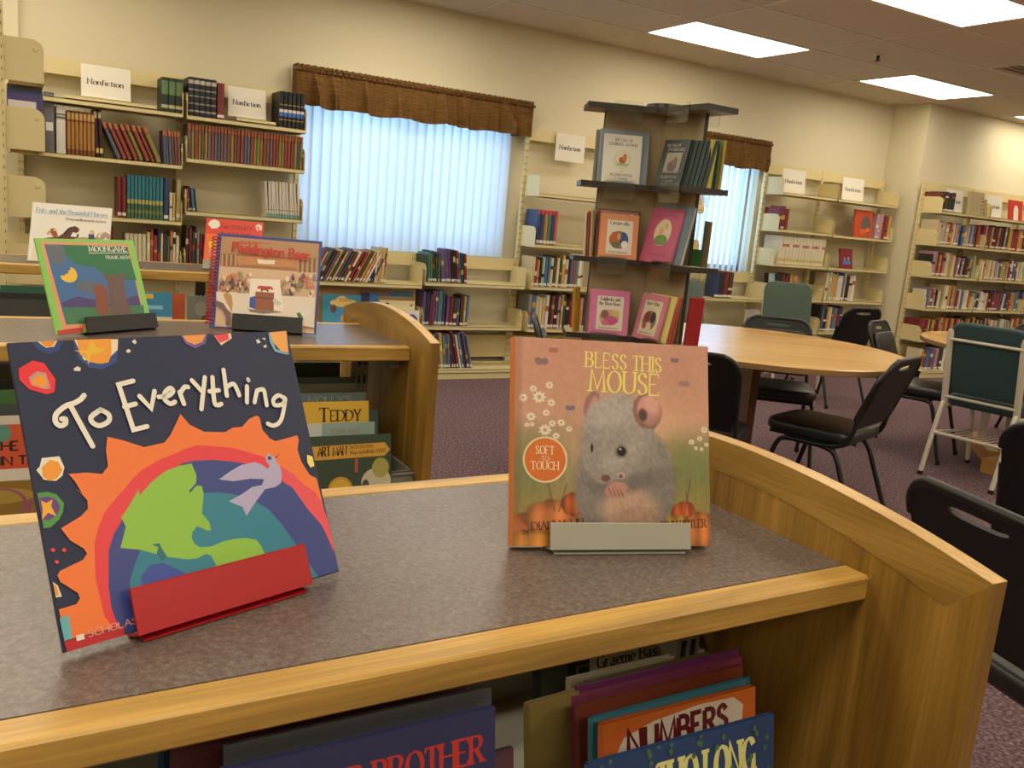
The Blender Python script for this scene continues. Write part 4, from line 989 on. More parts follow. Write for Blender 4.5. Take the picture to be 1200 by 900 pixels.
('P','c49b7b',[70,430,85,457,103,433,99,404,79,403]),
('P','efd9c2',[313,522,327,547,344,525,340,498,321,497]),
('P','8e8f6b',[282,385,293,404,306,387,303,367,288,366]),
('P','c49b7b',[189,504,206,534,227,507,222,475,199,473]),
('P','c9744f',[84,396,97,421,114,399,110,373,92,372]),
('P','8e8f6b',[103,489,114,509,127,491,124,471,110,470]),
('P','c49b7b',[56,506,73,539,97,510,91,475,67,473]),
('P','c9744f',[260,489,280,526,306,493,300,454,272,452]),
('P','c49b7b',[693,431,713,466,737,435,731,399,705,397]),
('P','c49b7b',[636,453,652,481,673,456,667,426,645,424]),
('P','8e8f6b',[775,463,787,484,801,465,798,444,782,442]),
('P','c9744f',[724,599,741,629,762,603,757,572,734,570]),
('P','d88a6a',[630,526,640,544,652,528,649,510,636,508]),
('P','d88a6a',[795,588,806,608,820,590,817,569,801,568]),
('P','c9744f',[289,524,299,542,311,526,308,507,295,506]),
('P','5b4b52',[729,503,742,526,758,506,754,482,737,481]),
('P','c9744f',[820,577,833,600,849,579,845,555,828,554]),
('P','c49b7b',[187,528,205,560,227,532,221,499,198,497]),
('P','c49b7b',[888,565,904,592,922,568,917,541,897,539]),
('P','8e8f6b',[106,474,124,508,148,477,142,442,117,439]),
('P','c49b7b',[909,532,929,566,953,536,947,500,920,498]),
('P','8e8f6b',[644,498,655,518,670,500,666,478,650,477]),
('P','8e8f6b',[174,478,193,514,218,482,212,444,186,442]),
('P','efd9c2',[672,567,691,601,715,571,709,536,683,534]),
('P','7d5547',[161,474,179,508,204,477,198,441,172,439]),
('P','c49b7b',[637,428,657,463,682,431,676,394,649,392]),
('P','8e8f6b',[216,575,234,609,258,579,252,544,227,541]),
('P','7d5547',[216,466,229,489,245,468,241,443,224,442]),
('P','5b4b52',[727,579,743,607,762,582,757,553,736,551]),
('P','c49b7b',[800,443,810,461,823,444,820,426,806,424]),
('P','8e8f6b',[928,605,948,640,973,609,967,572,940,570]),
('P','7d5547',[821,604,842,642,868,609,862,570,833,567]),
('P','c9744f',[613,442,634,480,661,446,654,407,625,405]),
('P','7d5547',[799,562,819,597,843,566,837,530,810,528]),
('P','5b4b52',[154,452,173,487,198,456,192,419,166,417]),
('P','d88a6a',[853,563,863,582,877,565,873,546,859,544]),
('P','d88a6a',[196,561,206,580,219,563,216,543,202,542]),
('P','efd9c2',[130,409,139,426,151,411,148,392,135,391]),
('P','efd9c2',[326,580,340,607,359,583,354,556,335,554]),
('P','5b4b52',[138,521,152,547,170,524,166,497,147,495]),
('P','5b4b52',[259,476,272,501,290,479,286,453,267,451]),
('P','efd9c2',[732,452,750,484,772,456,767,423,742,421]),
('P','d88a6a',[645,410,658,433,674,412,670,388,653,387]),
('P','5b4b52',[719,410,736,439,757,413,752,382,729,380]),
('P','5b4b52',[303,438,314,459,329,440,325,419,310,417]),
('P','7d5547',[616,473,631,498,649,476,644,449,625,448]),
('P','c9744f',[862,521,884,560,911,526,904,486,875,484]),
('P','5b4b52',[156,510,172,541,194,513,189,482,166,480]),
('P','d88a6a',[204,483,215,503,230,485,226,463,211,462]),
('P','d88a6a',[100,431,115,459,135,434,130,404,109,402]),
('P','c9744f',[116,520,135,555,159,524,153,487,127,485]),
('P','7d5547',[72,471,89,503,110,475,105,442,82,440]),
('P','d88a6a',[888,524,908,559,933,528,926,492,900,490]),
('P','c9744f',[129,521,146,552,167,524,162,492,139,490]),
('P','c49b7b',[139,436,153,462,171,439,167,412,148,411]),
('P','5b4b52',[713,440,724,460,739,442,735,421,720,420]),
('P','7d5547',[754,497,771,527,792,501,787,469,764,468]),
('P','d88a6a',[212,530,225,553,241,532,237,508,220,507]),
('P','8e8f6b',[789,520,810,558,838,524,831,484,801,482]),
('P','e8d9c8',[37,371,973,382,981,62,212,140,45,281]),
('P','8a7868',[337,225,594,212,677,202,488,170,367,181]),
('P','f1e6d8',[345,536,624,545,683,218,351,211]),
('P','9a5a3a',[403,401,579,402,588,211,411,212]),
('P','7a4228',[407,345,583,347,584,333,408,331]),
('P','7a4228',[451,436,522,437,527,407,513,406,509,422,469,421,467,406,454,405]),
('P','3f56a0',[355,335,407,354,415,215,356,229]),
('P','c9cfc0',[583,352,659,295,624,258,570,312]),
('P','c8402c',[425,465,547,466,577,436,414,433]),
('P','c8955c',[104,346,140,376,182,344,202,262,199,170,144,257]),
('P','7a5d5a',[39,280,112,255,171,168,191,78,177,16,150,30,149,121,104,194,43,235]),
('P','3d6d3c',[805,202,843,213,876,143,843,118]),
('P','e6e1da',[837,204,925,250,930,187,890,152])],
'fritz':[('P','efece2',[0,1000,1005,991,1000,0,0,0]),
('P','5a3226',[106,337,169,395,273,423,336,429,406,501,478,612,547,643,604,604,599,550,566,523,526,537,501,458,570,453,592,526,607,486,582,407,490,357,322,323,154,312]),
('P','2e201c',[406,501,454,588,494,628,458,530,430,468]),
('P','2e201c',[93,353,128,391,158,371,121,309]),
('P','a4542e',[242,566,296,583,327,504,348,442,295,413,247,490]),
('P','c98a4a',[201,485,235,542,246,508,216,452]),
('P','e2c0a0',[280,570,310,567,308,532,283,529]),
('P','b09a7c',[447,359,571,436,667,463,744,453,819,478,848,547,934,580,999,538,1007,468,977,453,948,486,920,450,928,376,449,330]),
('P','e0d6c2',[840,501,869,561,947,587,893,533,871,454]),
('P','3c4a68',[727,522,791,541,817,407,726,392]),
('P','d8b45a',[736,577,784,594,800,542,749,519]),
('P','e2c0a0',[751,549,781,558,783,522,758,517]),
('P','e8e2d0',[72,293,1012,385,988,14,10,7])],
'boil':[('P','e4402c',[0,1000,1000,1000,1000,0,0,0]),
('P','f0772c',[3,695,580,695,606,12,5,3]),
('P','f2ece0',[19,881,58,955,130,985,208,956,238,883,193,813,95,795]),
('P','f0c93c',[53,517,184,600,206,475,88,393]),
('P','f2a08a',[72,363,220,462,235,264,110,253]),
('P','f2dccf',[855,922,915,971,974,934,976,848,888,817])],
}
def display_book(name, label, slabel, x, y, z0, phi, lean, W, H, T, col, art, stand, lipx, hard=False, lip_h=.032, spiral=False, curl=False):
    ph, le = R(phi), R(lean)
    t = face_book(name, label, x, y, z0, W, H, T, col, ph, lean, art, hard=hard, cat='picture book')
    if stand:
        a, b_ = lipx[0] * W, lipx[1] * W; s = thing('book_easel', slabel, 'book stand', (x, y, z0 - .0045), ph, 'book easels on the bookcases')
        m = MB(); c, sn = math.cos(le), math.sin(le)
        Mx = Matrix.Rotation(-le, 4, 'X'); k = len(m.v)
        m.box(a, b_, -.010, T + .004, -.003, -.0005); m.box(a, b_, -.0125, -.010, -.003, lip_h)
        m.tube([(a, -.0113, lip_h), (b_, -.0113, lip_h)], .0013, 6); m.box(a + .01, b_ - .01, T + .002, T + .004, -.003, H * .55)
        m.xf(Matrix.Translation((0, 0, .0045)) @ Mx, k); o = m.build('ledge_and_lip', stand, s)
        MB().box(a + .005, b_ - .005, -.012 * c, .09, -.0004 + .0004, .0018).build('base_plate', stand, s)
        m = MB(); bx = a + .03; by = T + .004 + math.sin(le) * H * .5; m.tube([((a + b_) / 2, .088, .002), ((a + b_) / 2, (T + .004) + math.sin(le) * H * .5, H * .48)], .0025, 6)
        m.build('back_strut', stand, s)
    return t
def art_every(a): a.data(ART['everything']); a.text('SCHOLASTIC', .017, .006, .0048, 'e8a8a0', .2, .12, False, 1.1, fit=.05); a.poly([(.035, .024), (.058, .024), (.058, .042), (.035, .042)], 'ece6e0')
display_book('picture_book', 'large navy paperback with an orange sun, a globe, a white dove and white hand lettering', 'red metal easel under the dove paperback', .032, .651, .9355, 18.1, 25, .242, .232, .004, '28304f', art_every, REDMET, (.20, .845))

def paint(W, H, nx, ny, fn, name, parent):
    u, v = np.meshgrid((np.arange(nx) + .5) / nx, (np.arange(ny) + .5) / ny); rgb = np.clip(fn(u, v), 0, 1)
    rgb = np.where(rgb <= .04045, rgb / 12.92, ((rgb + .055) / 1.055) ** 2.4)
    gx, gz = np.meshgrid(np.linspace(0, W, nx + 1), np.linspace(0, H, ny + 1))
    V = np.stack([gx, np.full_like(gx, -.0004), gz], -1).reshape(-1, 3)
    i = (np.arange(ny)[:, None] * (nx + 1) + np.arange(nx)[None, :]).reshape(-1)
    F = np.stack([i, i + 1, i + nx + 2, i + nx + 1], 1)
    me = bpy.data.meshes.new(name); me.vertices.add(len(V)); me.vertices.foreach_set('co', V.ravel())
    me.loops.add(F.size); me.loops.foreach_set('vertex_index', F.ravel().astype(np.int32)); me.polygons.add(len(F))
    me.polygons.foreach_set('loop_start', (np.arange(len(F)) * 4).astype(np.int32)); me.polygons.foreach_set('loop_total', np.full(len(F), 4, np.int32)); me.update()
    at = me.color_attributes.new('Col', 'FLOAT_COLOR', 'CORNER')
    col = np.concatenate([rgb.reshape(-1, 3), np.ones((nx * ny, 1))], 1); at.data.foreach_set('color', np.repeat(col, 4, 0).ravel().astype(np.float32))
    me.materials.append(PRINT); o = bpy.data.objects.new(name, me); C.objects.link(o); o.parent = parent
    return o
def hx(s): return np.array([int(s[i:i + 2], 16) / 255 for i in (0, 2, 4)])
NR = np.random.RandomState(7)
def vnoise(u, v, s, seed):
    r = np.random.RandomState(seed); g = r.rand(64, 64); x = (u * s) % 63; y = (v * s) % 63; xi = x.astype(int); yi = y.astype(int); fx = x - xi; fy = y - yi
    fx = fx * fx * (3 - 2 * fx); fy = fy * fy * (3 - 2 * fy)
    return (g[yi, xi] * (1 - fx) + g[yi, xi + 1] * fx) * (1 - fy) + (g[yi + 1, xi] * (1 - fx) + g[yi + 1, xi + 1] * fx) * fy
def mouse_fn(u, v):
    I = np.zeros(u.shape + (3,)); ss = lambda a, b, x: np.clip((x - a) / (b - a), 0, 1) ** 2 * (3 - 2 * np.clip((x - a) / (b - a), 0, 1))
    def mixc(m, c): nonlocal I; I = I * (1 - m[..., None]) + (c if getattr(c, 'ndim', 1) > 1 else hx(c) if isinstance(c, str) else c) * m[..., None]
    I[:] = hx('cc9c82'); n = vnoise(u, v, 7, 1); mixc(ss(.3, .9, n) * .5, 'd8a890'); mixc(ss(.55, .9, v) * ss(.2, .8, 1 - u) * .5, 'cc8c74'); mixc(ss(.35, .7, u) * ss(.6, .95, v) * .35, 'c88a7c')
    mixc(np.exp(-((u - .75) ** 2 / .03 + (v - .55) ** 2 / .02)) * .6, 'eabb98')
    g = ss(.66, .42, v + .09 * (n - .5)) ; mixc(g * (ss(.30, .1, u) + ss(.7, .85, u)).clip(0, 1) * .9, '77804c'); mixc(g * .5, '8a8a5c')
    mixc(ss(.34, .2, v) * .6, 'b0904e')
    mixc(ss(.5, .3, v) * vnoise(u * 3, v, 22, 3) * .35, '5f7040')
    for (cx, cy, rx, ry, c) in ((.06, .09, .1, .07, 'c8763a'), (.2, .13, .16, .09, 'd98448'), (.3, .2, .07, .06, 'c05f2c'), (.1, .02, .14, .06, 'd9923c'), (.35, .06, .14, .08, 'dc8f40'), (.5, .05, .16, .07, 'd98a48'), (.66, .09, .12, .06, 'd9904e'), (.86, .15, .07, .07, 'd0602c'), (.83, .08, .1, .07, 'd8a03c'), (.95, .07, .1, .1, 'd98344'), (.75, .04, .1, .06, 'd9963c')):
        d = ((u - cx) / rx) ** 2 + ((v - cy) / ry) ** 2; m = ss(1.15, .8, d + .25 * (vnoise(u, v, 30, 9) - .5)); sh = (1 - .35 * d.clip(0, 1) + .12 * np.sin((u - cx) / rx * 9)); mixc(m, np.clip(hx(c) * sh[..., None], 0, 1))
    fur = (vnoise(u * 1.0 + v * .6, v * .25 - u * .1, 230, 4) - .5) * .14 + (vnoise(u, v, 60, 5) - .5) * .10
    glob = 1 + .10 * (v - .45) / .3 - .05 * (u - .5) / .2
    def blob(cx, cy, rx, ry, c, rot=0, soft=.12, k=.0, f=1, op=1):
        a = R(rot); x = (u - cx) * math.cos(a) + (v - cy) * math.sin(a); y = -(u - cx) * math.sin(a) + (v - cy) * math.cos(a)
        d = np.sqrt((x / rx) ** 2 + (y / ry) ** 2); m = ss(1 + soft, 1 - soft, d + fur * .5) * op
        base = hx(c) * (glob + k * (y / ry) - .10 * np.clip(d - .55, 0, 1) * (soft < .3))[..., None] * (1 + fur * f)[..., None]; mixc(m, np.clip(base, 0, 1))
    G = '9b938e'
    blob(.385, .675, .040, .075, '8f655e', -14, .1, f=.3); blob(.392, .672, .022, .056, 'b0807a', -14, .2, f=.2)
    blob(.575, .28, .245, .235, G, 0, .08); blob(.665, .40, .135, .16, G, 20, .15); blob(.40, .27, .10, .2, '8e8683', 0, .2)
    blob(.58, .17, .15, .11, 'cdaa94', 0, .35); blob(.60, .12, .13, .06, 'c09a86', 0, .5)
    blob(.60, .31, .20, .045, '6f6866', 12, .6, op=.55); blob(.47, .315, .14, .05, '6a6361', 5, .6, op=.5)
    blob(.525, .555, .185, .185, 'a59d97', 0, .07); blob(.435, .435, .10, .125, 'a59d97', 18, .12); blob(.455, .375, .085, .075, 'a69e97', 20, .16); blob(.53, .42, .13, .10, 'a49c96', 25, .25)
    blob(.375, .46, .05, .13, '8a827f', 8, .5, op=.5); blob(.56, .45, .12, .05, 'bab2aa', 30, .8, op=.4); blob(.5, .66, .12, .07, 'b2aaa4', 0, .8, op=.4)
    blob(.47, .50, .07, .06, '8d8581', 0, .8, op=.35)
    blob(.672, .658, .074, .088, '946c64', 14, .08, f=.3); blob(.682, .662, .062, .076, 'c89288', 14, .12, k=.1, f=.15); blob(.70, .69, .035, .045, 'd8a498', 14, .5, f=.1); blob(.648, .64, .022, .03, '54423f', 10, .35, f=.2)
    blob(.455, .325, .024, .017, '7a4f44', 0, .3, f=0); blob(.535, .338, .020, .016, 'cdb0a4', 0, .4, f=0); blob(.533, .336, .010, .009, '6a5450', 0, .4, f=0)
    blob(.51, .272, .062, .038, 'c69486', 12, .15, f=.3)
    for k_ in range(4): blob(.478 + k_ * .02, .262 - k_ * .003, .0035, .024, '9a675e', 25, .5, f=0)
    blob(.535, .457, .030, .030, '6e6764', 0, .5, f=0)
    def dot(cx, cy, r, c, s=.12): d = np.sqrt((u - cx) ** 2 + (v - cy) ** 2) / r; mixc(ss(1 + s, 1 - s, d), c)
    dot(.537, .457, .0225, '161314'); dot(.53, .468, .0055, 'e8e4e0', .5); d = np.sqrt(((u - .385) / .007) ** 2 + ((v - .47) / .022) ** 2); mixc(ss(1.2, .8, d), '2a2424')
    for cx, cy, r in ((.12, .71, .036), (.09, .75, .02), (.17, .77, .022), (.04, .705, .024), (.18, .685, .022), (.08, .615, .026), (.155, .635, .02), (.06, .575, .013), (.085, .578, .014), (.15, .552, .034), (.23, .59, .022), (.185, .585, .02), (.205, .525, .02), (.27, .56, .018), (.975, .575, .02), (.95, .53, .017), (.905, .512, .017), (.985, .50, .014), (.93, .482, .012), (.96, .478, .012)):
        an = np.arctan2(v - cy, u - cx); rad = np.sqrt((u - cx) ** 2 + ((v - cy) * 1.15) ** 2) / r; mixc(ss(1.1, .85, rad / (.82 + .18 * np.cos(an * 9))), 'e9e2d6'); dot(cx, cy, r * .3, 'c8a860', .4)
    for cx, cy, s_, c in ((.13, .875, .036, '7d6468'), (.19, .935, .026, 'a85f58'), (.82, .915, .024, '7a6470'), (.87, .795, .034, 'a87a78'), (.275, .655, .026, '6d6a80')):
        for sg in (-1, 1): x = (u - cx) * math.cos(.6 * sg) + (v - cy) * math.sin(.6 * sg) * 1; y = -(u - cx) * math.sin(.6 * sg) + (v - cy) * math.cos(.6 * sg); d = np.sqrt(((x - sg * s_ * .5) / (s_ * .55)) ** 2 + (y / (s_ * .5)) ** 2); mixc(ss(1.15, .8, d) * .8, c)
    for x0, x1, yb, yt in ((.20, .16, .16, .33), (.22, .26, .16, .30), (.86, .9, .14, .33), (.9, .87, .14, .27)):
        t_ = ((v - yb) / (yt - yb)); xx = x0 + (x1 - x0) * t_; mixc(ss(.006, .001, np.abs(u - xx)) * (t_ > 0) * (t_ < 1) * .6, '5a4a34')
    d = np.sqrt((u - .152) ** 2 + ((v - .41) * .99) ** 2); mixc(ss(.112, .107, d), 'eadfb8'); mixc(ss(.1035, .0995, d), 'd9732c')
    I *= (1 + (vnoise(u, v, 60, 12) - .5)[..., None] * .05)
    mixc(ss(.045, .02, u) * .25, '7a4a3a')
    return I
bt = display_book('picture_book', 'square pink-brown hardback with a grey mouse painted on the cover', 'grey metal easel under the mouse hardback', .451, .731, .9355, -16.8, 18.1, .223, .221, .014, 'c4733c', None, GREYMET, (.165, .87), True, .024)
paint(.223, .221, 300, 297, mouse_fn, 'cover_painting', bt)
a = Art(.223, .221, .00005); a.k = 6
a.text('BLESS THIS', .124, .192, .0165, 'f2ea7c', .13, .05, True, 1, .12, -2, True, fit=.09); a.text('MOUSE', .125, .166, .0235, 'f2ea7c', .12, .045, True, 1, .08, -2, True, fit=.083)
a.text('SOFT', .034, .0965, .0085, 'f2e6c0', .13, .05, True, 1, .08, 0, True, fit=.021); a.text('-TO-', .034, .0895, .0048, 'f2e6c0', .13, .08, False, 1, .12, 0, True); a.text('TOUCH', .034, .080, .0085, 'f2e6c0', .13, .05, True, 1, .08, 0, True, fit=.031)
a.text('By', .011, .0125, .005, '2e2018', .14, .06, True, .8, .1, 12); a.text('DIANNA HU', .020, .0165, .0085, '2e2018', .14, .05, True, 1, .06, 4, fit=.058); a.text('the', .150, .0185, .004, '2e2018', .14, .06, True, .8); a.text('JOHN BUTLER', .163, .0175, .0085, '2e2018', .14, .05, True, 1, .06, 3, fit=.056)
a.build('cover_lettering', bt, (0, -.0003, 0))
def art_moon(a): a.dy = .00004; a.data(ART['moon']); a.text('MOONGAME', .125, .186, .0125, 'f0ece2', .2, .08, True, 1, .06, 0, fit=.103); a.poly([(.49, .845), (.915, .85), (.915, .857), (.49, .852)], 'e8e6da'); a.text('FRANK ASCH', .165, .168, .0075, 'e8e6da', .2, .1, True, 1, .06, 0, fit=.064)
display_book('picture_book', 'thin green-bordered laminated picture book with a yellow moon over a dark tree', 'black easel under the green-bordered book', .095, 2.11, .9355, 32, 19.3, .25, .214, .004, '8fce62', art_moon, BLKMET, (.27, 1.03), lip_h=.032)
def art_padd(a): a.dy = .00004; a.data(ART['padd']); a.text('Paddington Bear', .04, .198, .0235, 'c8281e', .17, .1, False, 1, .13, -2.2, fit=.195, round_=True)
pb = display_book('picture_book', 'blue-edged book with a red spiral binding and a station crowd on its cover', 'black easel under the spiral-bound book', .442, 2.255, .9355, -22.1, 19, .261, .244, .008, '33458f', art_padd, BLKMET, (.21, .87), lip_h=.036)
m = MB()
for k in range(26):
    z = .012 + k * .0088; m.tube([(.004 + .011 * math.cos(a_), .004 - .009 * math.sin(a_) - .0, z + .0012 * math.sin(a_)) for a_ in [j * math.pi / 5 for j in range(11)]], .0016, 5, mi=0)
m.xf(Matrix.Translation((-.006, 0, 0))); m.build('spiral_binding', mat('red_plastic', 'c4202c', .35), pb)
def art_fritz(a): a.dy = .00005; a.data(ART['fritz']); a.text('Fritz and the Beautiful Horses', .012, .180, .0155, '7f9cc4', .16, .07, True, 1, .08, 0, fit=.235); a.rect(.04, .97, .818, .823, '7f9cc4'); a.text('Written and Illustrated by Jan Brett', .11, .158, .0085, '8a5a4a', .16, .08, True, 1, .08, 0, fit=.135)
display_book('picture_book', 'white picture book with galloping brown horses on the farthest bookcase', 'black easel behind the green-bordered book', .072, 3.53, .9755, -17.6, 20, .26, .215, .008, 'efece2', art_fritz, BLKMET, (.2, .8), True)
def art_boil(a): a.dy = .00005; a.data(ART['boil']); a.text('I am EXTREMELY', .055, .164, .014, '7a1c18', .17, .08, True, 1, .1, 0, fit=.115); a.text('absolutely boiling', .052, .138, .013, '7a1c18', .17, .08, False, 1, .1, 0, fit=.13); a.text('3', .187, .162, .018, 'e4402c', .2, .15, False)
display_book('picture_book', 'red and orange picture book with an oval white badge, behind the spiral-bound book', 'grey easel on the farthest bookcase', .663, 3.527, .9755, -22.7, 17, .213, .199, .008, 'e4402c', art_boil, GREYMET, (.0, .6), True)

# ============================================================ BOOKS IN THE BINS
def bin_book(label, x, y, z, W, H, T, col, art=None, lean=14, rz=0, hard=True, page='ddd2b8'):
    return face_book('picture_book', label, x, y, z, W, H, T, col, R(rz), lean, art, hard=hard, cat='picture book', page=page)
def top_y(y, H, lean): return y - H * math.sin(R(lean))
# nearest bookcase, right bin (tops visible under the counter edge)
def bb(label, xl, xr, ytop, ztop, T, col, art=None, lean=10, rz=0, z0=.536, page='ddd2b8'):
    H = (ztop - z0) / math.cos(R(lean)); return bin_book(label, xl, ytop - H * math.sin(R(lean)), z0, xr - xl, H, T, col, art, lean, rz, page=page)
bb('dark blue book with pale green lettering, front of the bin by the oak end panel', .438, .662, .55, .802, .006, '25406e', lambda a: (a.text('THO LONG', .075, a.H - .050, .032, 'd8d88a', .2, .1, True, .8, .05, 0, fit=.125), [a.ell(random.random(), .7 + random.random() * .3, .012, .012, '4a6a4a', 6) for _ in range(60)]), rz=-1)
bb('orange book with maroon block letters on a white cloud panel', .492, .691, .603, .797, .008, 'd9702c', lambda a: (a.poly([(.12, .93), (.08, .88), (.1, .82), (.2, .79), (.6, .80), (.8, .83), (.9, .87), (.91, .94), (.84, .98), (.6, .985), (.3, .965)], 'e8dccc'), a.ell(.9, .74, .06, .05, '6a8a4a'), a.ell(.2, .72, .06, .05, '6a8a4a'), a.text('NUMBERS', .030, a.H - .039, .026, '6e2024', .24, .2, False, .9, .18, 1, fit=.132)), rz=-1)
bb('pale blue book just behind the orange one', .494, .701, .622, .792, .006, '4f9ab4')
bb('sky blue thin book behind the pale blue one', .51, .727, .64, .780, .004, '2f7fa8')
bb('brick red thin book in the right-hand bin', .505, .735, .66, .782, .006, '9a4a34')
bb('rose pink book in the right-hand bin', .520, .765, .69, .772, .006, 'a04a6e')
bb('purple pink book behind the rose one', .535, .775, .705, .772, .005, '8a3f7a')
bb('olive thin book in the right-hand bin', .56, .745, .722, .765, .005, '7a7040')
bb('thick cream book in the right-hand bin', .557, .762, .75, .752, .010, 'd8ccb0', page='e8e0cc')
bb('dark book with a cream name panel, rearmost in the right-hand bin', .54, .795, .80, .765, .008, '3a3c38', lambda a: (a.rect(.02, .17, .4, .93, '565a50'), a.rect(.2, .8, .62, .9, '1e1e20'), a.rect(.22, .78, .64, .88, '8a7a3c'), a.rect(.235, .765, .66, .87, '23252a'), a.rect(.30, .74, .81, .96, 'cfc6a6'), a.text('Graeme Base', .088, a.H - .036, .015, '1c1a18', .18, .07, True, 1, .1, 0, fit=.105)))
bb('tan book at the left edge of the right-hand bin', .465, .53, .69, .775, .01, 'b09a58', rz=3)
bb('thin maroon framed book between the two bins', .335, .39, .60, .80, .006, '6a4450', lambda a: a.rect(.2, .9, .1, .88, 'cfc8b4'))
bb('shiny purple-blue book with red lettering, left bin', .12, .333, .545, .885, .006, '2c2f58', lambda a: (a.text('MONSTER BROTHER', .008, a.H - .041, .021, 'b8342c', .18, .08, True, 1, .05, 0, fit=.196), a.text('Illustrated by', .10, a.H - .068, .012, 'c8c4bc', .14, .07, True, 1, .06, 0, fit=.08)))
bb('clear-jacketed book behind the purple-blue one', .13, .34, .565, .89, .004, '4a4a50')
bb('dark maroon book behind the clear-jacketed one', .10, .335, .60, .886, .006, '4a1c20')
bb('navy book at the back of the left bin', .10, .36, .66, .882, .006, '24406a')
bb('dark green book at the far left of the left bin', -.12, .08, .56, .83, .006, '2a3a30', lambda a: a.ell(.6, .88, .25, .06, '3a4f7a'))
bb('blue picture book at the left end under the nearest counter', .09, .20, .60, .84, .006, '26406a')
# second bookcase, right bin
def b2(label, xl, xr, ytop, ztop, T, col, art=None, lean=9, z0=.536, page='ddd2b8'): return bb(label, xl, xr, ytop, ztop, T, col, art, lean, -1.7, z0, page)
b2('green book with a yellow title band and a gold medal, front of the middle bin', .53, .797, 1.905, .735, .007, '3a4a38', lambda a: (a.poly([(.0, .72), (.94, .74), (.99, .81), (.94, .9), (.0, .88)], 'd8a23c'), a.text('ART MAN', .088, a.H * .765, .022, '1c1812', .17, .1, False, .6, .1, 1, fit=.07), a.text('By DONALD HALL', .165, a.H * .84, .0085, '6a4a20', .14, .08, True, 1, .05, 1, fit=.06), a.text('Pictures by BARBARA COONEY', .165, a.H * .775, .0085, '6a4a20', .14, .08, True, 1, .05, 1, fit=.09), a.ell(.53, .38, .11, .14, 'c89a2c'), a.ell(.53, .38, .085, .11, 'dab03c'), a.rect(.8 - .02, .8 + .02, .55, .72, 'b85a50') if 0 else a.rect(.66, .69, .56, .72, 'b0504a'), a.ell(.86, .44, .14, .16, 'c8c0a0'), a.ell(.76, .38, .035, .09, '4a4a48'), a.ell(.9, .6, .08, .12, 'a8a050')))
b2('pale teal book with a white corner picture behind the gold-medal book', .50, .775, 1.96, .752, .004, '8fa8a0', lambda a: (a.rect(.25, .52, .6, 1, 'c8ccc4'), a.text('JEANNE MARIE', .165, a.H - .026, .012, 'a08a80', .16, .08, True, 1, .08, 0, fit=.075)))
b2('yellow book with large black capitals and a red curved shape', .50, .772, 2.0, .795, .006, 'dcb23c', lambda a: (a.text('TEDDY', .145, a.H - .055, .031, '1c1812', .16, .06, True, 1, .06, 0, fit=.105, small=.8) if 0 else (a.text('T', .148, a.H - .047, .032, '1c1812', .17, .07), a.text('EDDY', .176, a.H - .047, .026, '1c1812', .17, .07, True, 1, .05, 0, fit=.078)), [a.ell(.36, .70 - i * .012, .16 - i * .028, .1 - i * .017, '9c2f24' if i % 2 == 0 else 'c8604a') for i in range(5)]))
b2('small teal book with a dark blue square, beside the yellow book', .70, .812, 2.03, .762, .006, '4a6a68', lambda a: a.rect(.45, .85, .5, .85, '1f3a6e'))
b2('slate green book with pale spaced capitals behind the yellow book', .49, .792, 2.075, .80, .006, '6f827a', lambda a: a.text("K & MOLLY'S", .105, a.H - .026, .018, 'a9b4ac', .12, .08, False, 1, .1, 0, fit=.16))
b2('grey-green book behind the slate one', .50, .785, 2.13, .812, .012, '77785e')
b2('dark green plain book at the back of the middle bin', .52, .79, 2.15, .825, .006, '3a4430')
bb('olive plain book in the far side bin of the second bookcase', .50, .80, 2.30, .835, .008, '4a5434', None, 2, -1.7, .536)
b2('orange book with black block capitals, left part of the middle bin', -.22, .075, 1.985, .772, .008, 'c8502c', lambda a: (a.rect(0, 1, 0, .62, 'd8501e'), a.ell(.7, .93, .06, .08, '5a8a7a'), a.text('THE WI', .19, a.H - .052, .018, '231a18', .22, .17, False, 1, .1, 0, fit=.085), a.text('IN TH', .205, a.H - .082, .018, '231a18', .22, .17, False, 1, .1, 0, fit=.066)))
b2('red and white striped edge book in front of the orange one', -.22, .07, 1.94, .692, .004, 'd8d0c0', lambda a: a.rect(0, 1, 0, .85, 'c8303c'))
b2('brown book with curly purple script, front left of the middle bin', -.22, .075, 1.905, .678, .006, '8a6a24', lambda a: (a.ell(.6, .8, .3, .12, 'a88a3c'), a.text('Dog', .19, a.H - .075, .06, '9a4a7a', .1, .06, False, 1.2, .05)))
b2('grey-white thin book behind the orange one', -.22, .06, 2.01, .785, .004, 'c8c4b8')
b2('dark slate book, left part of the middle bin', -.22, .05, 2.05, .80, .006, '4a5254')
b2('green striped book, left part of the middle bin', -.22, .048, 2.09, .822, .008, '4a7a3c')
b2('black thin book at the back left of the middle bin', -.22, .04, 2.13, .835, .004, '23241f')
b2('grey olive book at the very back left of the middle bin', -.22, .035, 2.16, .865, .01, '6a6a58')
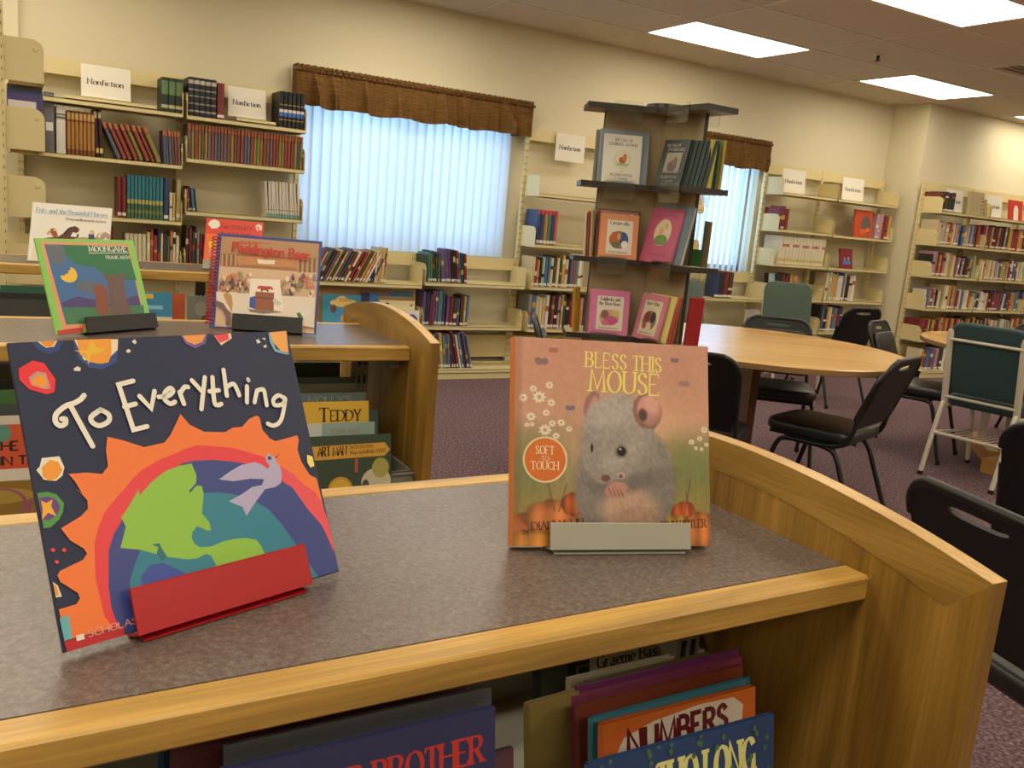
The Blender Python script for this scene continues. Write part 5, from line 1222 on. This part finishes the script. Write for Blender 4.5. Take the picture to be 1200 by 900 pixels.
# farthest bookcase
def b3(label, xl, xr, ytop, ztop, T, col, art=None): return bb(label, xl, xr, ytop, ztop, T, col, art, 8, -5, .57)
b3('blue book with a yellow stripe and small drawn truck, farthest bookcase', .36, .515, 3.33, .90, .006, '3a8ab0', lambda a: (a.rect(.1, .6, .93, .98, 'e0b83c'), a.rect(.2, .8, .82, .86, '8fc4dc'), a.rect(0, 1, .0, .74, 'd8d4c8')))
b3('orange book in the farthest bookcase', .52, .565, 3.36, .895, .01, 'c8582c')
b3('grey map-like book in the farthest bookcase, half behind the spiral binding', .572, .72, 3.33, .892, .006, '75746a', lambda a: (a.ell(.6, .7, .3, .16, '4a3434'), a.ell(.3, .85, .15, .08, '8a8a7a')))
b3('dark green flat book at the left end of the farthest bookcase', -.25, .14, 3.38, .905, .004, '2a5a44', lambda a: a.rect(.1, .6, .96, 1, '7aa04a'))
b3('black flat book at the left end of the farthest bookcase', -.25, .16, 3.34, .885, .004, '1c1c1c')
b3('dark grey flat book at the left end of the farthest bookcase', -.25, .18, 3.31, .868, .004, '3a3a36')

# ============================================================ DISPLAY TOWER
TW = thing('display_tower', 'tall display tower with tan dividers and dark-edged winged shelves, full of small books', 'display tower', (1.958, 2.443, 0))
TZ = [1.66, 1.405, 1.152, .888, .63, .375, .12]; hw, al = .0664, .272
ARM = [152.4, 272.4, 32.4]; plus = []
for an in ARM:
    c_, s_ = math.cos(R(an)), math.sin(R(an))
    for (x, y) in ((hw / math.tan(R(60)), -hw), (al, -hw), (al, hw)): plus.append((x * c_ - y * s_, x * s_ + y * c_))
for z in TZ:
    m = MB(); m.plate([(x, -y) for x, y in plus], [], -.009, .009)
    for i, (x, y, q) in enumerate(m.v): m.v[i] = (x, -q, z + y)
    o = m.build('shelf_board', [DKEDGE, TAN], TW)
    for p in o.data.polygons:
        if abs(p.normal.z) > .9: p.material_index = 1
PANW = .203
for an in ARM:
    m = MB(); m.box(.004, PANW, -.006, .006, .02, 1.65); m.xf(Matrix.Rotation(R(an), 4, 'Z')); m.build('divider_panel', TAN, TW)
    m = MB(); m.box(PANW, PANW + .003, -.0065, .0065, .02, 1.65); m.xf(Matrix.Rotation(R(an), 4, 'Z')); m.build('edge_band', DKEDGE, TW)
MB().tube([(0, 0, 1.669), (0, 0, 1.684)], [.07, .066], 24).build('top_cap', BLKMET, TW)
MB().tube([(0, 0, 0), (0, 0, .03)], [.25, .24], 36).build('turntable_base', BLKMET, TW)
for z in TZ[:6]:                              # clear stops hanging at the shelf fronts
    for an in ARM:
        for sg in (-1, 1):
            m = MB(); m.plate(rrect(.09, .19, z - .045, z + .02, .01), [], sg * (hw + .0015), sg * (hw + .003)); m.xf(Matrix.Rotation(R(an), 4, 'Z')); m.build('clear_stop', ACRYL, TW)
TC = Vector((1.958, 2.443, 0))
def tslot(label, k, side, u, v, z, W, H, T, col, lean=10, art=None, yaw=0):
    """book on arm k; side +1 = the side turned to the notch between the left and front arms; u along the arm, v in front of the divider"""
    an = R(ARM[k]); d = Vector((math.cos(an), math.sin(an), 0)); n = Vector((-d.y, d.x, 0)) * (side if k == 0 else -side); p = TC + d * u + n * v
    rz = math.atan2(n.y, n.x) + math.pi / 2
    return face_book('storybook', label, p.x, p.y, z + .0095, W, H, T, col, rz + R(yaw), lean, art, group='books on the display tower', cat='storybook')
def tb(label, u, v, z, W, H, T, col, lean=10, art=None, yaw=0): return tslot(label, 0, 1, u, v, z, W, H, T, col, lean, art, yaw)
def tbr(label, u, v, z, W, H, T, col, lean=10, art=None, yaw=0): return tslot(label, 1, 1, u, v, z, W, H, T, col, lean, art, yaw)
def tbe(label, u, v, z, W, H, T, col, lean=3, art=None, yaw=0): return tslot(label, 1, -1, u, v, z, W, H, T, col, lean, art, yaw)
def frame_art(border, panel, title, t2=None, pics=()):
    def f(a):
        a.dy = .00006; a.rect(.0, 1, 0, 1, border); a.rect(.17, .85, .1, .86, panel)
        a.text(title, a.W / 2, a.H * .76, a.H * .075, '3a2c28', .18, .08, True, 1, .08, 0, True, fit=a.W * .52)
        if t2: a.text(t2, a.W / 2, a.H * .66, a.H * .075, '3a2c28', .18, .08, True, 1, .08, 0, True, fit=a.W * .56)
        for p in pics: a.ell(*p)
        a.text('Retold and Illustrated', a.W / 2, a.H * .13, a.H * .035, '5a4a44', .18, .1, False, 1, .1, 0, True, fit=a.W * .5)
    return f
# left arm, front side (books face the camera).  shelf strip runs local y -.055..-.006
def art_white(a):
    a.dy = .00006; a.rect(0, 1, 0, 1, 'd6d2c4'); a.text('THE TALE OF', a.W / 2, a.H * .86, a.H * .05, '5a544c', .18, .09, True, 1, .06, 0, True, fit=a.W * .5); a.text('SQUIRREL NUTKIN', a.W / 2, a.H * .77, a.H * .055, '5a544c', .18, .09, True, 1, .06, 0, True, fit=a.W * .78)
    a.ell(.5, .48, .24, .2, 'c4c9a4'); a.ell(.5, .51, .18, .15, 'd2cdb4'); a.ell(.5, .47, .1, .07, 'a8552c'); a.ell(.56, .53, .06, .08, 'b8783c'); a.rect(.35, .65, .36, .4, '9aa870')
    a.text('BY', a.W / 2, a.H * .22, a.H * .03, '5a544c', .2, .12, False, center=True); a.text('BEATRIX POTTER', a.W / 2, a.H * .14, a.H * .045, '5a544c', .18, .09, True, 1, .06, 0, True, fit=a.W * .6); a.text('F. WARNE', a.W / 2, a.H * .07, a.H * .035, '5a544c', .2, .1, True, 1, .06, 0, True, fit=a.W * .35)
def art_green(a):
    a.dy = .00006; a.rect(0, 1, 0, 1, '2c3a38'); a.text('THE TALE OF', a.W * .12, a.H * .85, a.H * .055, 'b8b8a8', .18, .09, True, 1, .06, 0, fit=a.W * .55); a.text('TWO BAD MICE', a.W * .2, a.H * .76, a.H * .055, 'b8b8a8', .18, .09, True, 1, .06, 0, fit=a.W * .66)
    a.rect(.2, .8, .28, .72, 'a89c86'); a.ell(.5, .42, .18, .12, '6a5a54'); a.ell(.58, .52, .1, .1, '75655c'); a.rect(.2, .8, .28, .32, '8a8070')
    a.text('BEATRIX POTTER', a.W / 2, a.H * .17, a.H * .05, 'a8a898', .18, .1, True, 1, .06, 0, True, fit=a.W * .62); a.text('F. WARNE', a.W / 2, a.H * .09, a.H * .04, 'a8a898', .18, .1, True, 1, .06, 0, True, fit=a.W * .4)
def art_pink(a):
    a.dy = .00006; a.rect(0, 1, 0, 1, 'c05a7c'); a.ell(.5, .56, .26, .25, 'd8cda8'); a.ell(.5, .42, .2, .1, '6f9450'); a.ell(.45, .58, .07, .08, 'd8a888'); a.ell(.58, .68, .05, .06, 'c8b070'); a.text('The First Gift', a.W / 2, a.H * .86, a.H * .055, '7a2848', .16, .08, False, 1, .08, 0, True, fit=a.W * .7, arc=a.H * .05)
    a.text('a picture story book', a.W / 2, a.H * .13, a.H * .035, '7a2848', .16, .1, False, 1, .08, 0, True, fit=a.W * .6)

CIN = frame_art('dc9060', 'e2dac8', 'Cinderella', None, ((.5, .42, .26, .2, '8a6a4a'), (.38, .45, .12, .15, 'b5602c'), (.62, .46, .12, .14, '2f4a8a'), (.66, .32, .09, .09, 'e8e4e0'), (.42, .3, .1, .07, '5a6a4a'), (.5, .5, .05, .08, 'd8a03c')))
GOL = frame_art('d477a4', 'e2dac8', 'Goldilocks and', 'the Three Bears', ((.5, .38, .26, .18, 'c8a890'), (.38, .45, .1, .1, '8a5a4a'), (.55, .32, .18, .1, 'c8508a'), (.66, .48, .1, .08, 'd8c070'), (.4, .26, .1, .06, 'd8688a')))
SNO = frame_art('cc7c92', 'd9cfb2', 'Snow White', None, ((.5, .42, .26, .22, '8a6a54'), (.4, .5, .11, .12, '7a2c34'), (.62, .5, .1, .12, '2c2826'), (.5, .28, .12, .1, 'd8c8a8'), (.36, .3, .08, .08, 'a85a3c')))
tb('white book with a small round red-brown vignette, top tier of the tower', .200, .062, 1.405, .126, .163, .008, 'd6d2c4', 11, art_white)
tb('larger grey-blue book behind the white one, top tier', .213, .046, 1.405, .165, .178, .01, '8394a0', 9)
tb('grey book edge at the far left of the top tier', .226, .028, 1.405, .12, .172, .008, '77756a', 5)
tb('orange book with a white title panel and ballroom picture, second tier', .186, .062, 1.152, .130, .152, .01, 'd98a58', 10, CIN)
tb('dark rose framed larger book behind the orange one, second tier', .195, .045, 1.152, .145, .166, .01, '7a4a44', 9, lambda a: (a.rect(.05, .95, .04, .97, 'a8786a'), a.ell(.8, .88, .06, .05, 'd8c8a0')))
for i, (c_, nm) in enumerate((('d8cdb4', 'cream'), ('9a4a4a', 'rose'), ('c8b488', 'tan'))):
    tb('thin %s book edge at the left of the second tier' % nm, .232 - i * .010, .05, 1.152, .04, .145 + i * .006, .007, c_, 3, None, 66)
tb('pink book with a three-line white title panel and picture, third tier', .194, .062, .888, .136, .155, .01, 'd070a0', 10, GOL)
tb('golden yellow thin book leaning at the left end of the third tier', .245, .058, .888, .05, .155, .008, 'b8902c', 4, None, 62)
tbr('dark green book with a pale picture panel, right of the white one, top tier', .055, .063, 1.405, .118, .156, .007, '2c3a38', 12, art_green, 3)
for i in range(6):
    tbr('%s thin dark green book behind the pale-panelled one, top tier' % nth(i + 2), .095 + .017 * i, .054 - .004 * i, 1.405, .085, .153, .004, '22332f' if i % 3 else '27423c', 12, None, 3)
tbr('large pink book with an oval picture on a green mound, second tier', .022, .064, 1.152, .158, .185, .009, 'c05a7c', 13, art_pink)
tbr('large blue-grey book behind the pink oval book, second tier', .055, .052, 1.152, .16, .195, .014, '6f8292', 11)
tbr('pink book with a cream panel of a dark-haired group, third tier', .028, .063, .888, .132, .158, .01, 'c8788e', 12, SNO, 0)
tbr('pale yellow book behind the pink panelled one, third tier', .06, .050, .888, .128, .16, .006, 'dccb7a', 11)
tbr('pink-red thin book behind the yellow one, third tier', .08, .041, .888, .118, .156, .005, 'c04a5a', 10)
tbr('orange-brown thin book next to the dark panel edge, third tier', .09, .033, .888, .112, .158, .005, 'b5753c', 8)
tbe('yellow-green book standing right of the dark panel edge, top tier', .235, .012, 1.405, .022, .152, .012, 'b5b04a', 3, None, 90)
tbe('brown patterned thin book, top tier right side', .235, .036, 1.405, .012, .152, .01, '4a3c2c', 0)
tbe('teal patterned thin book, top tier right side', .247, .040, 1.405, .010, .153, .01, '5a7a70', 0)
tbe('yellow and black thin book, last on the top tier right side', .259, .044, 1.405, .010, .154, .01, 'a8963c', 0)
tbe('brown patterned thin book, second tier right side', .235, .036, 1.152, .010, .15, .01, '5a5038', 0)
tbe('dark olive thin book, second tier right side', .247, .040, 1.152, .010, .148, .01, '6a6238', 0)
tbe('green book lying low behind a clear stop, second tier right side', .20, .062, 1.152, .05, .055, .008, '2f8a4a', 0)
tbe('large red book with a blue-grey fore edge, third tier right side', .26, .022, .888, .05, .165, .01, 'a01c24', 3, None, 75)
# ============================================================ TABLES
def table(label, x, y, r, h, lobes, rz=0):
    t = thing('round_table', label, 'table', (x, y, 0), rz, 'round maple tables'); m = MB(); n = 96
    prof = [(0, h), (r - .004, h), (r, h - .004), (r, h - .026), (r - .004, h - .03), (0, h - .03)]
    for pr, pz in prof:
        for k in range(n): a_ = 2 * math.pi * k / n; m.v.append((pr * math.cos(a_), pr * math.sin(a_), pz))
    for i in range(5):
        for k in range(n):
            m.f.append((i * n + k, i * n + (k + 1) % n, (i + 1) * n + (k + 1) % n, (i + 1) * n + k)); m.c.append(None); m.m.append(1 if i in (2,) else 0)
    m.build('tabletop', [MAPLE, mat('layered_edge', '8f7048', .5, noise=.2, nscale=80)], t)
    return t
BRN = mat('brown_wood_pedestal', '6e4424', .45, noise=.15, nscale=20)
t = table('round maple table behind the mouse book, black chairs pushed around it', 3.34, 3.23, .755, .742, 0, R(58))
MB().box(-.12, .12, -.02, .02, .04, .712).build('pedestal_panel', BRN, t)
MB().box(-.28, .28, -.04, .04, 0, .04).build('foot', BRN, t)
t = table('second round maple table at the right edge, behind the teal-backed chair', 5.72, 2.98, .80, .742, 0, R(4))
HW = mat('honey_wood', 'b98848', .45, noise=.1, nscale=20)
MB().box(-.62, .25, -.035, .035, 0, .085).build('foot_beam', HW, t)
m = MB(); m.box(-.02, .60, -.035, .035, 0.0, .085); m.xf(Matrix.Translation((-.33, .12, 0)) @ Matrix.Rotation(R(40), 4, 'Z')); m.build('foot_beam', HW, t)
MB().box(-.45, -.41, -.02, .02, .085, .711).build('leg', CREAMF, t); MB().box(-.02, .02, .35, .39, .085, .711).build('leg', CREAMF, t)
MB().tube([(0, 0, .085), (0, 0, .71)], .045, 16).build('column', CREAMF, t); MB().box(-.3, .3, -.025, .025, .69, .711).box(-.025, .025, -.3, .3, .69, .711).build('top_bearer', CREAMF, t)

# ============================================================ CHAIRS
def black_chair(label):
    t = thing('stacking_chair', label, 'chair', (0, 0, 0), 0, 'black stacking chairs')
    tilt = math.atan2(.15, .36)                         # the back leans away from the seat
    def back(m, st): m.xf(Matrix.Translation((0, -.205, .485)) @ Matrix.Rotation(tilt * .92, 4, 'X'), st); return m
    H_ = .342
    outer = [(-.19, .0), (.19, .0)] + [(p[0], p[1]) for p in rrect(-.215, .215, .05, H_, .09, 7, (0, 0, .09, .09))[1:]]
    outer = [(-.178, 0), (.178, 0), (.192, .12), (.197, H_ - .095)] + [(p[0], p[1]) for p in rrect(-.197, .197, H_ - .095, H_, .085, 7, (0, 0, .085, .085))[2:]] + [(-.197, H_ - .095), (-.192, .12)]
    seen = []; 
    for p in outer:
        if not seen or (abs(p[0] - seen[-1][0]) + abs(p[1] - seen[-1][1])) > 1e-4: seen.append(p)
    outer = seen
    slot = catmull([(-.085, H_ - .040), (-.05, H_ - .030), (.05, H_ - .030), (.085, H_ - .040), (.05, H_ - .050), (-.05, H_ - .050), (-.085, H_ - .040)], 3)[:-1]
    m = MB(); m.plate(outer, [slot], -.009, .003); back(m, 0).build('backrest', BSHELL, t)
    rim = catmull([(x, z) for x, z in outer[2:-1]], 2); m = MB(); m.tube([(x, -.003, z) for x, z in rim], .0115, 10, flat=1); back(m, 0); m.smooth = True; m.build('back_rim', BLKMET, t)
    m = MB(); m.slab([(x * .88, .010 + z * .78) for x, z in rrect(-.2, .2, 0, H_ * .97, .06, 6)], .026, .012, 3, .006); st = 0; m.xf(Matrix.Translation((0, .003, 0))); back(m, 0); m.smooth = True; m.build('back_pad', VINYL, t)
    # seat: lies flat, front edge rolled
    o = rrect(-.205, .205, -.2, .215, .07, 7, (.05, .05, .085, .085)); m = MB(); m.slab(o, .055, .022, 4, .012)
    for i, (x, y, z) in enumerate(m.v): m.v[i] = (x, z, .40 + y)
    m.smooth = True; m.build('seat', VINYL, t)
    m = MB(); m.box(-.185, .185, -.17, .18, .388, .402); m.build('seat_pan', BSHELL, t)
    for s in (-1, 1):
        P = catmull([(s * .196, -.262, .66), (s * .192, -.222, .53), (s * .197, -.20, .44), (s * .193, -.15, .395), (s * .19, -.05, .38), (s * .19, .10, .38)], 5)
        m = MB(); m.tube(P, .0105, 10); m.smooth = True; m.build('side_tube', BLKMET, t)
        for y0, y1, nm in ((-.10, -.285, 'leg'), (.10, .225, 'leg')):
            P = catmull([(s * .185, y0 + (.1 if y0 < 0 else -.1), .378), (s * .188, y0, .374), (s * .193, y0 + (y1 - y0) * .28, .34), (s * .2, y0 + (y1 - y0) * .55, .22), (s * .212, y1, .012)], 5)
            m = MB(); m.tube(P, .0115, 10); m.smooth = True; lg = m.build('leg', BLKMET, t)
            m = MB(); m.tube([(s * .2125, y1 + .001, 0), (s * .2115, y1, .025)], .0135, 10); m.build('rubber_foot', RUBBER, lg)
    m = MB(); m.tube([(-.19, .1, .372), (.19, .1, .372)], .009, 8); m.tube([(-.19, -.12, .372), (.19, -.12, .372)], .009, 8); m.build('cross_bar', BLKMET, t)
    return t
bc = black_chair('black stacking chair in full view in front of the table, seat toward the left')
bc.location = (3.335, 2.72, 0); bc.rotation_euler = (0, 0, R(18))
for (x, y, a_, lb) in (
    (2.63, 2.81, 306, 'black chair half hidden by the mouse book, its back toward the camera'),
    (3.87, 3.53, 140, 'black chair on the far side of the table, tucked in and facing the camera'),
    (2.50, 3.42, 239, 'black chair just left of the tower, only its back edge showing'),
    (5.06, 3.43, 200, 'black chair seen side-on between the two tables, padded back narrow'),
    (5.82, 4.84, 357, 'black chair farthest back, near the wall corner, back toward the camera'),
    (1.945, .86, 255, 'largest black chair, bottom right, behind the oak end panel'),
    (2.95, 1.36, 286, 'black chair cut by the right edge of the photo, above the largest one'),
    (6.62, 3.42, 150, 'black chair behind the second table, only its top showing past the teal-backed chair'),
    ):
    dup(bc, (x, y, 0), R(a_), lb, 'black stacking chairs')
def fabric_chair(label, fab, rack=True):
    t = thing('upholstered_chair', label, 'chair', (0, 0, 0), 0, 'upholstered chairs with cream frames')
    def back(m): m.xf(Matrix.Translation((0, -.20, .47)) @ Matrix.Rotation(R(11), 4, 'X')); return m
    m = MB(); m.slab(rrect(-.22, .22, .02, .44, .075, 7, (.05, .05, .08, .08)), .05, .02, 4, .012); m.xf(Matrix.Translation((0, -.02, 0))); back(m).smooth = True; m.build('backrest', fab, t)
    o = rrect(-.22, .22, -.19, .24, .06, 6); m = MB(); m.slab(o, .07, .028, 4, .014)
    for i, (x, y, z) in enumerate(m.v): m.v[i] = (x, z, .405 + y)
    m.smooth = True; m.build('seat', fab, t)
    for s in (-1, 1):
        m = MB(); m.tube([(s * .2, -.035, -.06), (s * .2, -.033, .2), (s * .2, -.033, .375), (s * .2, -.03, .40)], [.013, .013, .013, .009], 10, flat=1.5); back(m); m.smooth = True; m.build('back_post', CREAMF, t)
        m = MB(); m.tube(catmull([(s * .2, -.235, .425), (s * .2, -.255, .395), (s * .2, -.30, .26), (s * .2, -.375, .012)], 4), .0135, 10); m.smooth = True; lg = m.build('leg', CREAMF, t)
        MB().tube([(s * .2, -.377, 0), (s * .2, -.375, .022)], .0155, 10).build('rubber_foot', RUBBER, lg)
        m = MB(); m.tube(catmull([(s * .2, .12, .395), (s * .2, .17, .36), (s * .2, .2, .2), (s * .2, .24, .012)], 4), .0135, 10); m.smooth = True; lg = m.build('leg', CREAMF, t)
        MB().tube([(s * .2, .242, 0), (s * .2, .24, .022)], .0155, 10).build('rubber_foot', RUBBER, lg)
        m = MB(); m.tube([(s * .2, -.24, .405), (s * .2, .14, .395)], .012, 8); m.build('seat_rail', CREAMF, t)
        m = MB(); m.tube([(s * .2, -.305, .25), (s * .2, .2, .22)], .009, 8); m.build('side_stretcher', CREAMF, t)
    m = MB(); m.tube([(-.2, -.04, .345), (.2, -.04, .345)], .009, 8); back(m).build('back_crossbar', CREAMF, t)
    m = MB(); m.tube([(-.2, -.04, .0), (.2, -.04, .0)], .009, 8); back(m).build('back_crossbar', CREAMF, t)
    m = MB(); m.tube([(-.2, -.305, .25), (.2, -.305, .25)], .010, 8); m.build('rear_stretcher', CREAMF, t)
    if rack:
        for k in range(9):
            x = -.16 + k * .04; MB().tube([(x, -.30, .25), (x, .18, .235)], .003, 6).build('rack_wire', CREAMF, t)
    return t
g = fabric_chair('dark teal upholstered chair with cream frame and book rack, back toward the camera', TEALF); g.location = (5.02, 2.90, 0); g.rotation_euler = (0, 0, R(279))
g2 = fabric_chair('green upholstered chair between the tower and the far shelves, right of the other one', GREENF); g2.location = (6.05, 5.42, 0); g2.rotation_euler = (0, 0, R(152))
dup(g2, (4.86, 5.2, 0), R(196), 'green upholstered chair just right of the display tower, below the narrow window', 'upholstered chairs with cream frames')
print('books', BCOUNT[0], 'objects', len(bpy.data.objects))
